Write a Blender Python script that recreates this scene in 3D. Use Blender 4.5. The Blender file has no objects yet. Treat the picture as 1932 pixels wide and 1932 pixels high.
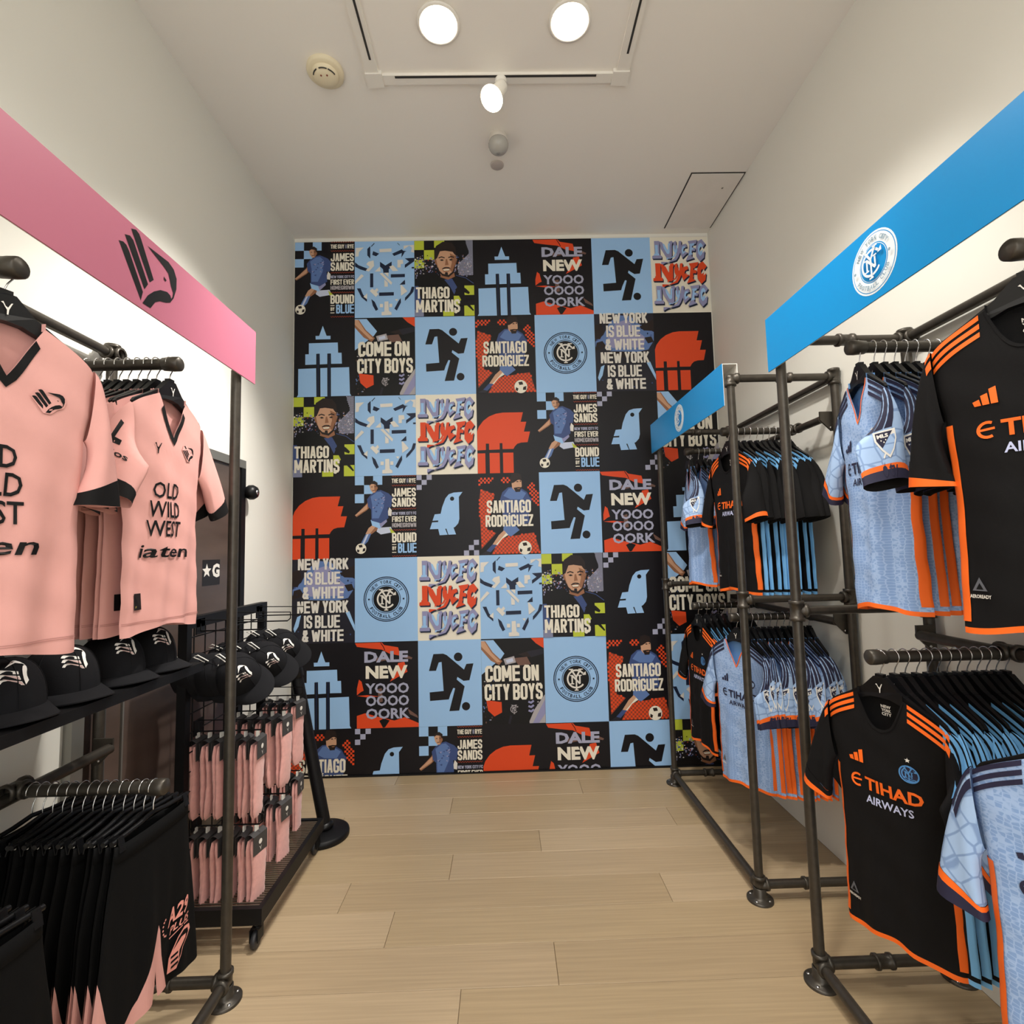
import bpy, bmesh, math, random
from mathutils import Vector, Matrix
from mathutils.geometry import tessellate_polygon
C = bpy.context.scene.collection
SC = bpy.context.scene
PI = math.pi
def rad(d): return d * PI / 180

# ------------------------------------------------------------------ camera
cam_d = bpy.data.cameras.new('camera'); cam = bpy.data.objects.new('camera', cam_d); C.objects.link(cam)
cam_d.sensor_fit = 'HORIZONTAL'; cam_d.sensor_width = 36.0; cam_d.lens = 36.0 * 960 / 1932
cam_d.clip_start = 0.02
def cam_axes(p, r, y):
    right = Vector((math.cos(y), -math.sin(y), 0)); f0 = Vector((math.sin(y), math.cos(y), 0)); up = Vector((0, 0, 1))
    fwd = f0 * math.cos(p) + up * math.sin(p); up2 = up * math.cos(p) - f0 * math.sin(p)
    return right * math.cos(r) + up2 * math.sin(r), up2 * math.cos(r) - right * math.sin(r), fwd
cr, cu, cf = cam_axes(0.07623, -0.02398, 0.01627)
cam.matrix_world = Matrix(((cr.x, cu.x, -cf.x, 0), (cr.y, cu.y, -cf.y, 0), (cr.z, cu.z, -cf.z, 1.5), (0, 0, 0, 1)))
SC.camera = cam

# ------------------------------------------------------------------ world, lamps, exposure
SC.view_settings.view_transform = 'Standard'; SC.view_settings.look = 'None'
SC.view_settings.gamma = 1; SC.view_settings.use_curve_mapping = False
SC.view_settings.exposure = 0.7
w = bpy.data.worlds.new('world'); SC.world = w; w.use_nodes = True
w.node_tree.nodes['Background'].inputs[0].default_value = (0.98, 1.0, 1.0, 1)
w.node_tree.nodes['Background'].inputs[1].default_value = 1.4
def lamp(name, kind, loc, energy, color=(1, 0.955, 0.89), target=None, **kw):
    d = bpy.data.lights.new(name, kind); d.energy = energy; d.color = color
    for k, v in kw.items(): setattr(d, k, v)
    o = bpy.data.objects.new(name, d); C.objects.link(o); o.location = loc
    t = Vector(target) if target else Vector(loc) - Vector((0, 0, 1))
    o.rotation_euler = (t - Vector(loc)).to_track_quat('-Z', 'Y').to_euler()
    return o
ZC = 3.819
for dx, dy, en in ((-0.238, 2.068, 36), (0.339, 2.06, 36), (-0.238, 1.2, 32), (0.339, 1.2, 32)):
    lamp('downlight_lamp', 'SPOT', (dx, dy, ZC - 0.035), en, spot_size=rad(125), spot_blend=0.9, shadow_soft_size=0.07)
# the visible track spot is aimed at the pink rack; the two spots and the area light after it are unseen additions
lamp('aimed_spot_lamp', 'SPOT', (-0.05, 2.235, 3.56), 185, target=(-1.40, 2.25, 1.75), spot_size=rad(64), spot_blend=0.9, shadow_soft_size=0.045)
lamp('aimed_spot_lamp', 'SPOT', (-0.45, 0.9, 3.6), 7, target=(-1.15, 1.3, 1.4), spot_size=rad(80), spot_blend=0.8, shadow_soft_size=0.05)  # added weak spot out of view, brightens the left rack
lamp('aimed_spot_lamp', 'SPOT', (0.50, 1.25, 3.6), 60, target=(1.5, 2.35, 1.5), spot_size=rad(66), spot_blend=0.8, shadow_soft_size=0.05)  # added spot out of view, lights the right wall and farther rack
lamp('ambient_fill_light', 'AREA', (0.0, -1.6, 3.7), 45, shape='RECTANGLE', size=2.4, size_y=2.0)  # added fill behind the camera, stands in for the store's ambient light

# ------------------------------------------------------------------ materials
def lin(c):
    if isinstance(c, str): c = tuple(int(c[i:i + 2], 16) for i in (0, 2, 4))
    return tuple(((x / 255) / 12.92 if x / 255 <= 0.04045 else ((x / 255 + 0.055) / 1.055) ** 2.4) for x in c) + (1,)
_mats = {}
def mat(name, col, rough=0.5, metal=0.0, var=0.0, vscale=30, bump=0.0, bscale=200, emit=0, sheen=0.0, spec=0.5, stretch=None):
    if name in _mats: return _mats[name]
    m = bpy.data.materials.new(name); m.use_nodes = True; nt = m.node_tree; b = nt.nodes['Principled BSDF']
    c = lin(col); b.inputs['Base Color'].default_value = c
    b.inputs['Roughness'].default_value = rough; b.inputs['Metallic'].default_value = metal
    b.inputs['Specular IOR Level'].default_value = spec
    if sheen: b.inputs['Sheen Weight'].default_value = sheen
    if emit:
        b.inputs['Emission Color'].default_value = c; b.inputs['Emission Strength'].default_value = emit
    if var or bump:
        tc = nt.nodes.new('ShaderNodeTexCoord'); src = tc.outputs['Object']
        if stretch:
            mp = nt.nodes.new('ShaderNodeMapping'); mp.inputs['Scale'].default_value = stretch
            nt.links.new(src, mp.inputs['Vector']); src = mp.outputs['Vector']
    if var:
        n = nt.nodes.new('ShaderNodeTexNoise'); n.inputs['Scale'].default_value = vscale; n.inputs['Detail'].default_value = 4
        nt.links.new(src, n.inputs['Vector'])
        r = nt.nodes.new('ShaderNodeValToRGB'); r.color_ramp.elements[0].position = 0.3; r.color_ramp.elements[1].position = 0.7
        r.color_ramp.elements[0].color = tuple(max(0, x * (1 - var)) for x in c[:3]) + (1,)
        r.color_ramp.elements[1].color = tuple(min(1, x * (1 + var)) for x in c[:3]) + (1,)
        nt.links.new(n.outputs['Fac'], r.inputs['Fac']); nt.links.new(r.outputs['Color'], b.inputs['Base Color'])
    if bump:
        n2 = nt.nodes.new('ShaderNodeTexNoise'); n2.inputs['Scale'].default_value = bscale; n2.inputs['Detail'].default_value = 3
        nt.links.new(src, n2.inputs['Vector'])
        bp = nt.nodes.new('ShaderNodeBump'); bp.inputs['Strength'].default_value = bump; bp.inputs['Distance'].default_value = 0.002
        nt.links.new(n2.outputs['Fac'], bp.inputs['Height']); nt.links.new(bp.outputs['Normal'], b.inputs['Normal'])
    _mats[name] = m
    return m
def cell_mat(name, base, line, scale, width, stretch=(1, 1, 1), rough=0.7):
    """woven jersey print: pale net lines between cells (procedural)"""
    m = mat(name, base, rough); nt = m.node_tree; b = nt.nodes['Principled BSDF']
    tc = nt.nodes.new('ShaderNodeTexCoord'); mp = nt.nodes.new('ShaderNodeMapping'); mp.inputs['Scale'].default_value = stretch
    mp.inputs['Rotation'].default_value = (0, rad(42) if stretch[0] == stretch[2] else 0, 0)
    v = nt.nodes.new('ShaderNodeTexVoronoi'); v.feature = 'DISTANCE_TO_EDGE'; v.inputs['Scale'].default_value = scale
    v.inputs['Randomness'].default_value = 0.35
    r = nt.nodes.new('ShaderNodeValToRGB'); r.color_ramp.elements[0].color = lin(line); r.color_ramp.elements[1].color = lin(base)
    r.color_ramp.elements[0].position = width * 0.4; r.color_ramp.elements[1].position = width
    nt.links.new(tc.outputs['Object'], mp.inputs['Vector']); nt.links.new(mp.outputs['Vector'], v.inputs['Vector'])
    nt.links.new(v.outputs['Distance'], r.inputs['Fac']); nt.links.new(r.outputs['Color'], b.inputs['Base Color'])
    return m
def ink(hexcol): return mat('print_' + hexcol, hexcol, 0.45, spec=0.3)
M_wall = mat('wall_paint', 'e3e1d8', 0.75, bump=0.05, bscale=120)
M_ceil = mat('ceiling_paint', 'ebe7e0', 0.8, bump=0.04, bscale=120)
M_pipe = mat('black_pipe', '47423b', 0.38, 0.55, var=0.15, vscale=40)
M_black = mat('black_paint', '0e0e10', 0.5, spec=0.25)
M_blackp = mat('black_plastic', '0c0c0e', 0.4, spec=0.35)
M_chrome = mat('chrome_wire', 'd8d8d8', 0.2, 1.0)
M_white = mat('white_enamel', 'e6e2da', 0.5)
M_cream = mat('cream_plastic', 'e2d6b8', 0.5)
M_pink = mat('pink_jersey', 'd69d96', 0.8, var=0.04, vscale=12, bump=0.12, bscale=900)
M_pinkband = mat('pink_sign', 'b2677c', 0.4)
M_blueband = mat('blue_sign', '1189cb', 0.3)
M_blk = mat('black_cloth', '0e0d0e', 0.8, bump=0.12, bscale=900, spec=0.2)
M_blk2 = mat('black_shorts', '0a0a0b', 0.9, bump=0.15, bscale=900, spec=0.15)
M_org = mat('orange_trim', 'f5690f', 0.7)
M_navy = mat('navy_trim', '1b1a38', 0.7)
M_sky = mat('sky_trim', '6fb0e6', 0.7)
M_jblue = cell_mat('blue_jersey', '7f9fd0', '9db8e0', 75, 0.12, (1, 0.3, 1.6))
M_jslv = cell_mat('blue_sleeve', '9fbbe0', '7b97c2', 24, 0.07, (1, 1, 1))
M_jback = mat('blue_back', '6b9bd6', 0.7, bump=0.1, bscale=900)
M_capc = mat('cap_cloth', '151518', 0.9, bump=0.2, bscale=700, spec=0.2)
M_card = mat('grey_card', '3c3a3a', 0.6)
M_sockp = mat('pink_sock', 'dda39c', 0.9, var=0.06, vscale=60, bump=0.5, bscale=350, sheen=0.3)
M_door = mat('brown_door', '54463f', 0.3, var=0.25, vscale=3, stretch=(1, 0.6, 3))
M_alu = mat('grey_aluminium', '8a8882', 0.4, 0.6)
M_emit = mat('lamp_glow', 'fff4dc', 0.5, emit=14)

# ------------------------------------------------------------------ mesh builder
class MB:
    def __init__(s): s.v = []; s.f = []; s.fm = []; s.fs = []; s.mats = []
    def mi(s, m):
        if m not in s.mats: s.mats.append(m)
        return s.mats.index(m)
    def add(s, vs, fs, m, smooth=False):
        o = len(s.v); s.v += [tuple(x) for x in vs]; k = s.mi(m)
        for f in fs:
            s.f.append(tuple(i + o for i in f)); s.fm.append(k); s.fs.append(smooth)
        return s
    def box(s, a, b, m):
        (x0, y0, z0), (x1, y1, z1) = a, b
        vs = [(x0, y0, z0), (x1, y0, z0), (x1, y1, z0), (x0, y1, z0), (x0, y0, z1), (x1, y0, z1), (x1, y1, z1), (x0, y1, z1)]
        return s.add(vs, [(0, 3, 2, 1), (4, 5, 6, 7), (0, 1, 5, 4), (1, 2, 6, 5), (2, 3, 7, 6), (3, 0, 4, 7)], m)
    def tube(s, pts, r, m, n=8, caps=True, closed=False):
        pts = [Vector(p) for p in pts]; k = len(pts); rs = r if isinstance(r, (list, tuple)) else [r] * k
        vs = []; up = None
        for i, p in enumerate(pts):
            if closed: t = pts[(i + 1) % k] - pts[i - 1]
            else: t = pts[min(i + 1, k - 1)] - pts[max(i - 1, 0)]
            t.normalize()
            if up is None: up = t.orthogonal().normalized()
            else: up = (up - t * up.dot(t)).normalized()
            sd = t.cross(up)
            for j in range(n):
                a = 2 * PI * j / n; vs.append(p + (up * math.cos(a) + sd * math.sin(a)) * rs[i])
        fs = []
        for i in range(k if closed else k - 1):
            i2 = (i + 1) % k
            for j in range(n):
                j2 = (j + 1) % n; fs.append((i * n + j, i * n + j2, i2 * n + j2, i2 * n + j))
        s.add(vs, fs, m, True)
        if caps and not closed:
            s.add(vs[:n], [tuple(range(n))[::-1]], m); s.add(vs[-n:], [tuple(range(n))], m)
        return s
    def lathe(s, prof, m, n=24, c=(0, 0, 0), ax=(0, 0, 1), smooth=True):
        """profile of (radius, height) about an axis through c"""
        ax = Vector(ax).normalized(); u = ax.orthogonal().normalized(); w_ = ax.cross(u); c = Vector(c)
        vs = [c + ax * h + (u * math.cos(2 * PI * j / n) + w_ * math.sin(2 * PI * j / n)) * r for r, h in prof for j in range(n)]
        fs = [(i * n + j, i * n + (j + 1) % n, (i + 1) * n + (j + 1) % n, (i + 1) * n + j) for i in range(len(prof) - 1) for j in range(n)]
        return s.add(vs, fs, m, smooth)
    def grid(s, P, m, smooth=True, mf=None):
        """P: rows of points; mf(i, j) may give another material"""
        R, K = len(P), len(P[0]); o = len(s.v); s.v += [tuple(p) for r in P for p in r]
        for i in range(R - 1):
            for j in range(K - 1):
                s.f.append((o + i * K + j, o + i * K + j + 1, o + (i + 1) * K + j + 1, o + (i + 1) * K + j))
                s.fm.append(s.mi(mf(i, j) if mf else m)); s.fs.append(smooth)
        return s
    def mesh(s, name):
        me = bpy.data.meshes.new(name); me.from_pydata(s.v, [], s.f)
        for m in s.mats: me.materials.append(m)
        me.polygons.foreach_set('material_index', s.fm); me.polygons.foreach_set('use_smooth', s.fs); me.update()
        return me
    def build(s, name, parent=None): return link(name, s.mesh(name), parent)
def link(name, me, parent=None):
    o = bpy.data.objects.new(name, me); C.objects.link(o)
    if parent: o.parent = parent
    return o
def tag(o, label=None, cat=None, group=None, kind=None):
    if label: o['label'] = label
    if cat: o['category'] = cat
    if group: o['group'] = group
    if kind: o['kind'] = kind
    return o
def root(name, loc=(0, 0, 0), rz=0, label=None, cat=None, group=None):
    o = bpy.data.objects.new(name, None); C.objects.link(o); o.location = loc; o.rotation_euler = (0, 0, rz)
    o.empty_display_size = 0.05
    return tag(o, label, cat, group)
def dup(o, parent=None):
    c = o.copy(); C.objects.link(c); c.parent = parent
    for k in ('label', 'group'):
        if parent is None and k in c: del c[k]
    for ch in list(o.children): dup(ch, c)
    return c
ORD = ['front', 'second', 'third', 'fourth', 'fifth', 'sixth', 'seventh', 'eighth', 'ninth', 'tenth', 'eleventh', 'twelfth', 'thirteenth', 'fourteenth', 'fifteenth', 'sixteenth']

# ------------------------------------------------------------------ flat print helpers (artwork as thin layered shapes)
_txt = {}
def text_geo(body, off=0.0):
    k = (body, off)
    if k not in _txt:
        cu_ = bpy.data.curves.new('text', 'FONT'); cu_.body = body; cu_.offset = off; cu_.resolution_u = 2
        cu_.fill_mode = 'FRONT'; ob = bpy.data.objects.new('text', cu_)
        me = bpy.data.meshes.new_from_object(ob)
        vs = [(v.co.x, v.co.y) for v in me.vertices]; fs = [tuple(p.vertices) for p in me.polygons]
        bpy.data.objects.remove(ob); bpy.data.curves.remove(cu_); bpy.data.meshes.remove(me)
        x0 = min(v[0] for v in vs); x1 = max(v[0] for v in vs); y0 = min(v[1] for v in vs); y1 = max(v[1] for v in vs)
        _txt[k] = ([((x - x0) / (x1 - x0), (y - y0) / (y1 - y0)) for x, y in vs], fs)
    return _txt[k]
_O = [(.5, 0), (.18, 0), (0, .09), (0, .91), (.18, 1), (.82, 1), (1, .91), (1, .09), (.82, 0), (.5, 0)]
GLYPH = {'A': [[(0, 0), (.42, 1)], [(1, 0), (.58, 1)], [(.2, .24), (.8, .24)]], 'B': [[(0, 0), (0, 1)], [(0, 1), (.72, 1), (.96, .91), (.96, .62), (.76, .53), (0, .53)], [(.7, .53), (1, .43), (1, .1), (.76, 0), (0, 0)]],
 'C': [[(1, .66), (1, .91), (.82, 1), (.18, 1), (0, .91), (0, .09), (.18, 0), (.82, 0), (1, .09), (1, .34)]], 'D': [[(0, 0), (0, 1)], [(0, 1), (.72, 1), (1, .9), (1, .1), (.72, 0), (0, 0)]], 'E': [[(0, 0), (0, 1)], [(0, 1), (.95, 1)], [(0, .52), (.85, .52)], [(0, 0), (.95, 0)]],
 'F': [[(0, 0), (0, 1)], [(0, 1), (.95, 1)], [(0, .52), (.85, .52)]], 'G': [[(1, .70), (1, .91), (.82, 1), (.18, 1), (0, .91), (0, .09), (.18, 0), (.82, 0), (1, .09), (1, .44), (.55, .44)]], 'H': [[(0, 0), (0, 1)], [(1, 0), (1, 1)], [(0, .5), (1, .5)]], 'I': [[(.5, 0), (.5, 1)]],
 'J': [[(1, 1), (1, .1), (.82, 0), (.18, 0), (0, .1), (0, .32)]], 'K': [[(0, 0), (0, 1)], [(1, 1), (.1, .42)], [(.32, .56), (1, 0)]], 'L': [[(0, 0), (0, 1)], [(0, 0), (.95, 0)]], 'M': [[(0, 0), (0, 1)], [(.04, 1), (.5, .18)], [(.5, .18), (.96, 1)], [(1, 0), (1, 1)]], 'N': [[(0, 0), (0, 1)], [(.04, 1), (.96, 0)], [(1, 0), (1, 1)]],
 'O': [_O], 'P': [[(0, 0), (0, 1)], [(0, 1), (.75, 1), (1, .9), (1, .58), (.75, .48), (0, .48)]], 'R': [[(0, 0), (0, 1)], [(0, 1), (.74, 1), (.98, .9), (.98, .6), (.74, .5), (0, .5)], [(.5, .5), (1, 0)]], 'S': [[(1, .70), (1, .91), (.82, 1), (.18, 1), (0, .91), (0, .66), (.2, .55), (.8, .45), (1, .34), (1, .09), (.82, 0), (.18, 0), (0, .09), (0, .30)]],
 'T': [[(.5, 0), (.5, 1)], [(-.1, 1), (1.1, 1)]], 'U': [[(0, 1), (0, .1), (.18, 0), (.82, 0), (1, .1), (1, 1)]], 'V': [[(0, 1), (.46, 0)], [(1, 1), (.54, 0)]], 'W': [[(0, 1), (.24, 0)], [(.24, 0), (.5, .9)], [(.5, .9), (.76, 0)], [(.76, 0), (1, 1)]], 'Y': [[(0, 1), (.5, .42)], [(1, 1), (.5, .42)], [(.5, .46), (.5, 0)]],
 'Z': [[(0, 1), (1, 1)], [(1, .95), (0, .05)], [(0, 0), (1, 0)]], '&': [[(1, 0), (.18, .74), (.28, 1), (.66, 1), (.76, .76), (.1, .36), (0, .12), (.2, 0), (.6, 0), (1, .42)]]}
class Art(MB):
    """draws 2-D shapes through tf(u, v, layer) -> 3-D point; each call lies a hair in front of the last"""
    def __init__(s, tf, frame=None):
        super().__init__(); s.tf = tf; s.n = 0; s.dn = 1; s.fr = frame
    def xy(s, p):
        if s.fr:
            L, R, T, B = s.fr; return ((p[0] - L) / (R - L), 1 - (p[1] - T) / (B - T))
        return p
    def put(s, vs, fs, m):
        s.n += s.dn
        s.add([s.tf(u, v, s.n) for u, v in vs], fs, m)
    def poly(s, pts, m):
        q = [s.xy(p) for p in pts]
        t = tessellate_polygon([[Vector((x, y, 0)) for x, y in q]])
        fs = []
        for a, b, c in t:
            A = (q[b][0] - q[a][0]) * (q[c][1] - q[a][1]) - (q[b][1] - q[a][1]) * (q[c][0] - q[a][0])
            fs.append((a, b, c) if A > 0 else (a, c, b))
        s.put(q, fs, m); return s
    def rect(s, x0, y0, x1, y1, m): return s.poly([(x0, y0), (x1, y0), (x1, y1), (x0, y1)], m)
    def disc(s, cx, cy, r, m, ry=None, n=28, r0=0):
        ry = ry or r
        if r0:
            k = r0 / r
            vs = [(cx + r * math.cos(2 * PI * i / n), cy + ry * math.sin(2 * PI * i / n)) for i in range(n)] + [(cx + r0 * math.cos(2 * PI * i / n), cy + ry * k * math.sin(2 * PI * i / n)) for i in range(n)]
            s.put([s.xy(p) for p in vs], [(i, (i + 1) % n, n + (i + 1) % n, n + i) for i in range(n)], m)
        else: s.poly([(cx + r * math.cos(2 * PI * i / n), cy + ry * math.sin(2 * PI * i / n)) for i in range(n)], m)
        return s
    def stroke(s, pts, wd, m):
        L = []; R_ = []
        for i, p in enumerate(pts):
            a = pts[max(i - 1, 0)]; b = pts[min(i + 1, len(pts) - 1)]
            dx, dy = b[0] - a[0], b[1] - a[1]; l = math.hypot(dx, dy) or 1
            nx, ny = -dy / l * wd / 2, dx / l * wd / 2
            if 0 < i < len(pts) - 1:
                ex, ey = p[0] - a[0], p[1] - a[1]; el = math.hypot(ex, ey) or 1
                cs_ = abs((-ey / el) * (-dy / l) + (ex / el) * (dx / l)); k_ = 1 / max(.6, cs_); nx *= k_; ny *= k_
            L.append((p[0] + nx, p[1] + ny)); R_.append((p[0] - nx, p[1] - ny))
        n = len(pts); s.put([s.xy(p) for p in L + R_], [(i, i + 1, n + i + 1, n + i) for i in range(n - 1)], m); return s
    def cond(s, body, x0, y0, x1, y1, m, wt=.355):
        """heavy condensed block lettering drawn from strokes (frame coordinates, y down)"""
        wd = {'I': .34, 'M': 1.32, 'W': 1.45, ' ': .26, '&': 1.1, 'Í': .34}
        ws = [wd.get(c, 1) for c in body]; u = (x1 - x0) / (sum(ws) + .10 * (len(body) - 1)); x = x0
        s.n += s.dn; keep = s.dn; s.dn = .2; h = y1 - y0; t = u * wt
        for c, w_ in zip(body, ws):
            acc = c == 'Í'; W_ = w_ * u; i0, i1 = x + t / 2, x + W_ - t / 2
            for line in GLYPH.get('I' if acc else c, []):
                pts = []
                for k, (a, b) in enumerate(line):
                    py = y1 - t * .45 - b * (h - t * .9)
                    if k in (0, len(line) - 1) and b in (0, 1):   # square ends reach the full height
                        q = line[1] if k == 0 else line[-2]
                        if q[0] == a or abs(q[1] - b) > .4: py = y1 if b == 0 else y0
                    pts.append((i0 + a * (i1 - i0) if i1 > i0 else x + W_ / 2, py))
                for k, q in ((0, 1), (-1, -2)):
                    if abs(line[k][1] - line[q][1]) < .01 and c != 'O':
                        d_ = 1 if pts[k][0] > pts[q][0] else -1; e_ = i1 + t / 2 if d_ > 0 else i0 - t / 2
                        if 0 < line[k][0] < .9 and d_ > 0: e_ = pts[k][0] + t / 2 if c in 'GA&' else e_
                        if c not in 'A&SCJUBDPR' and abs(e_ - pts[k][0]) < t * .8: pts[k] = (e_, pts[k][1])
                s.stroke(pts, t, m)
            if acc: s.stroke([(x + W_ * .3, y0 - h * .06), (x + W_ * .9, y0 - h * .16)], t * .6, m)
            x += W_ + .10 * u
        s.dn = keep; return s
    def arc(s, cx, cy, r, a0, a1, wd, m, n=20):
        return s.stroke([(cx + r * math.cos(rad(a0 + (a1 - a0) * i / n)), cy - r * math.sin(rad(a0 + (a1 - a0) * i / n)) * (1 if s.fr else -1)) for i in range(n + 1)], wd, m)
    def text(s, body, x0, y0, x1, y1, m, off=0.03, shear=0.0):
        vs, fs = text_geo(body, off)
        if s.fr: pts = [s.xy((x0 + (x1 - x0) * u + shear * v * (x1 - x0), y1 + (y0 - y1) * v)) for u, v in vs]
        else: pts = [(x0 + (x1 - x0) * u + shear * v * (x1 - x0), y0 + (y1 - y0) * v) for u, v in vs]
        s.put(pts, fs, m); return s
    def arctext(s, body, cx, cy, r, h, a_mid, sweep, m, inward=False, off=0.02):
        wts = {'I': 0.5, ' ': 0.7, 'W': 1.3, 'M': 1.2}
        ws = [wts.get(c, 1.0) for c in body]; tot = sum(ws); pos = 0
        for c, wt in zip(body, ws):
            f = (pos + wt / 2) / tot - 0.5; pos += wt
            if c == ' ': continue
            ang = rad(a_mid + (sweep * f if inward else -sweep * f))
            vs, fs = text_geo(c, off); hw_ = r * rad(sweep) / tot * wt * 0.40
            ux, uy = (-math.sin(ang), math.cos(ang)) if inward else (math.sin(ang), -math.cos(ang))
            vx, vy = (-math.cos(ang), -math.sin(ang)) if inward else (math.cos(ang), math.sin(ang))
            pts = []
            for u, v in vs:
                du = (u - 0.5) * 2 * hw_; dv = (v - 0.5) * h
                X = cx + r * math.cos(ang) + ux * du + vx * dv; Y = r * math.sin(ang) + uy * du + vy * dv
                pts.append(s.xy((X, cy - Y if s.fr else cy + Y)))
            s.put(pts, fs, m)
        return s
    def monogram(s, cx, cy, k, m):
        """interlaced N, Y and C; k = radius of the C; upward sign depends on the frame"""
        g = -1 if s.fr else 1
        P = lambda x, y: (cx + x * k, cy + g * y * k)
        s.arc(cx, cy, k * 0.88, 38, 322, k * 0.17, m, 26)
        s.poly([P(.62, .38), P(1.0, .40), P(.98, .75), P(.80, .62)], m)
        s.stroke([P(-.42, -.48), P(-.42, .36)], k * .15, m); s.stroke([P(.36, -.48), P(.36, .36)], k * .15, m)
        s.stroke([P(-.42, .36), P(.36, -.48)], k * .17, m)
        s.stroke([P(-.62, -.48), P(-.22, -.48)], k * .10, m); s.stroke([P(-.62, .36), P(-.36, .36)], k * .10, m); s.stroke([P(.2, .36), P(.56, .36)], k * .10, m)
        s.stroke([P(0, -1.12), P(0, .22)], k * .15, m)
        s.stroke([P(0, .2), P(-.52, .98)], k * .17, m); s.stroke([P(0, .2), P(.46, .98)], k * .17, m)
        s.stroke([P(-.74, .98), P(-.3, .98)], k * .11, m); s.stroke([P(.24, .98), P(.7, .98)], k * .11, m)
        s.stroke([P(-.2, -1.12), P(.2, -1.12)], k * .11, m); return s
    def crest(s, cx, cy, r, ring, band, core, mono, letters):
        s.disc(cx, cy, r, ring, n=40); s.disc(cx, cy, r * .955, band, n=40); s.disc(cx, cy, r * .925, ring, n=40); s.disc(cx, cy, r * .89, band, n=40)
        s.disc(cx, cy, r * .63, ring, n=36); s.disc(cx, cy, r * .60, band, n=36); s.disc(cx, cy, r * .57, core, n=36)
        s.arctext('NEW YORK CITY', cx, cy, r * .76, r * .15, 90, 125, letters); s.arctext('FOOTBALL CLUB', cx, cy, r * .76, r * .15, 270, 125, letters, True)
        s.disc(cx - r * .76, cy, r * .04, letters, n=10); s.disc(cx + r * .76, cy, r * .04, letters, n=10)
        s.monogram(cx, cy, r * .43, mono); return s
EAGLE = dict(
 a=[(-0.114, 0.031), (-0.099, 0.037), (-0.088, 0.035), (-0.078, 0.025), (-0.024, -0.057), (-0.031, -0.084)],
 b=[(-0.095, 0.059), (-0.077, 0.067), (-0.065, 0.062), (-0.058, 0.052), (-0.006, -0.026), (-0.019, -0.047)],
 c=[(-0.074, 0.088), (-0.057, 0.096), (-0.045, 0.092), (-0.037, 0.082), (0.015, -0.002), (0.0, -0.017)],
 d=[(-0.013, 0.079), (0.039, 0.082), (0.073, 0.084), (0.097, 0.075), (0.111, 0.054), (0.111, 0.022), (0.1, -0.011), (0.086, -0.031), (0.067, -0.041), (0.042, -0.049), (0.023, -0.062), (0.006, -0.087), (-0.025, -0.088), (-0.006, -0.057), (0.017, -0.034), (0.043, -0.016), (0.071, -0.007), (0.085, -0.01), (0.09, -0.018), (0.095, -0.009), (0.097, 0.004), (0.086, 0.021), (0.081, 0.035), (0.074, 0.05), (0.057, 0.058)],
 e=[(0.055, 0.031), (0.067, 0.025), (0.063, 0.02), (0.056, 0.022)])
EAGLE_OUT = [(-.122, .036), (-.08, .10), (-.045, .105), (.0, .085), (.08, .095), (.115, .07), (.122, .02), (.105, -.03), (.06, -.052), (.012, -.096), (-.04, -.096)]
def eagle(A, cx, cz, k, m, rot=0.0, back=None):
    c, s = math.cos(rot), math.sin(rot)
    T = lambda p: (cx + (p[0] * c - p[1] * s) * k, cz + (p[0] * s + p[1] * c) * k)
    if back: A.poly([T(p) for p in EAGLE_OUT], back)
    for q in EAGLE.values(): A.poly([T(p) for p in q], m)

# ------------------------------------------------------------------ room shell
XL, XR, YB, YF = -1.487, 1.560, 3.590, -2.6
def struct(o): o['kind'] = 'structure'; return o
struct(MB().box((XL - .1, YF, 0), (XL, YB + .1, ZC + .1), M_wall).build('wall_left'))
struct(MB().box((XR, YF, 0), (XR + .1, YB + .1, ZC + .1), M_wall).build('wall_right'))
struct(MB().box((XL - .1, YB, 0), (XR + .1, YB + .1, ZC + .1), M_wall).build('wall_back'))
struct(MB().box((XL - .1, YF, ZC), (XR + .1, YB + .1, ZC + .1), M_ceil).build('ceiling'))
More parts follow.
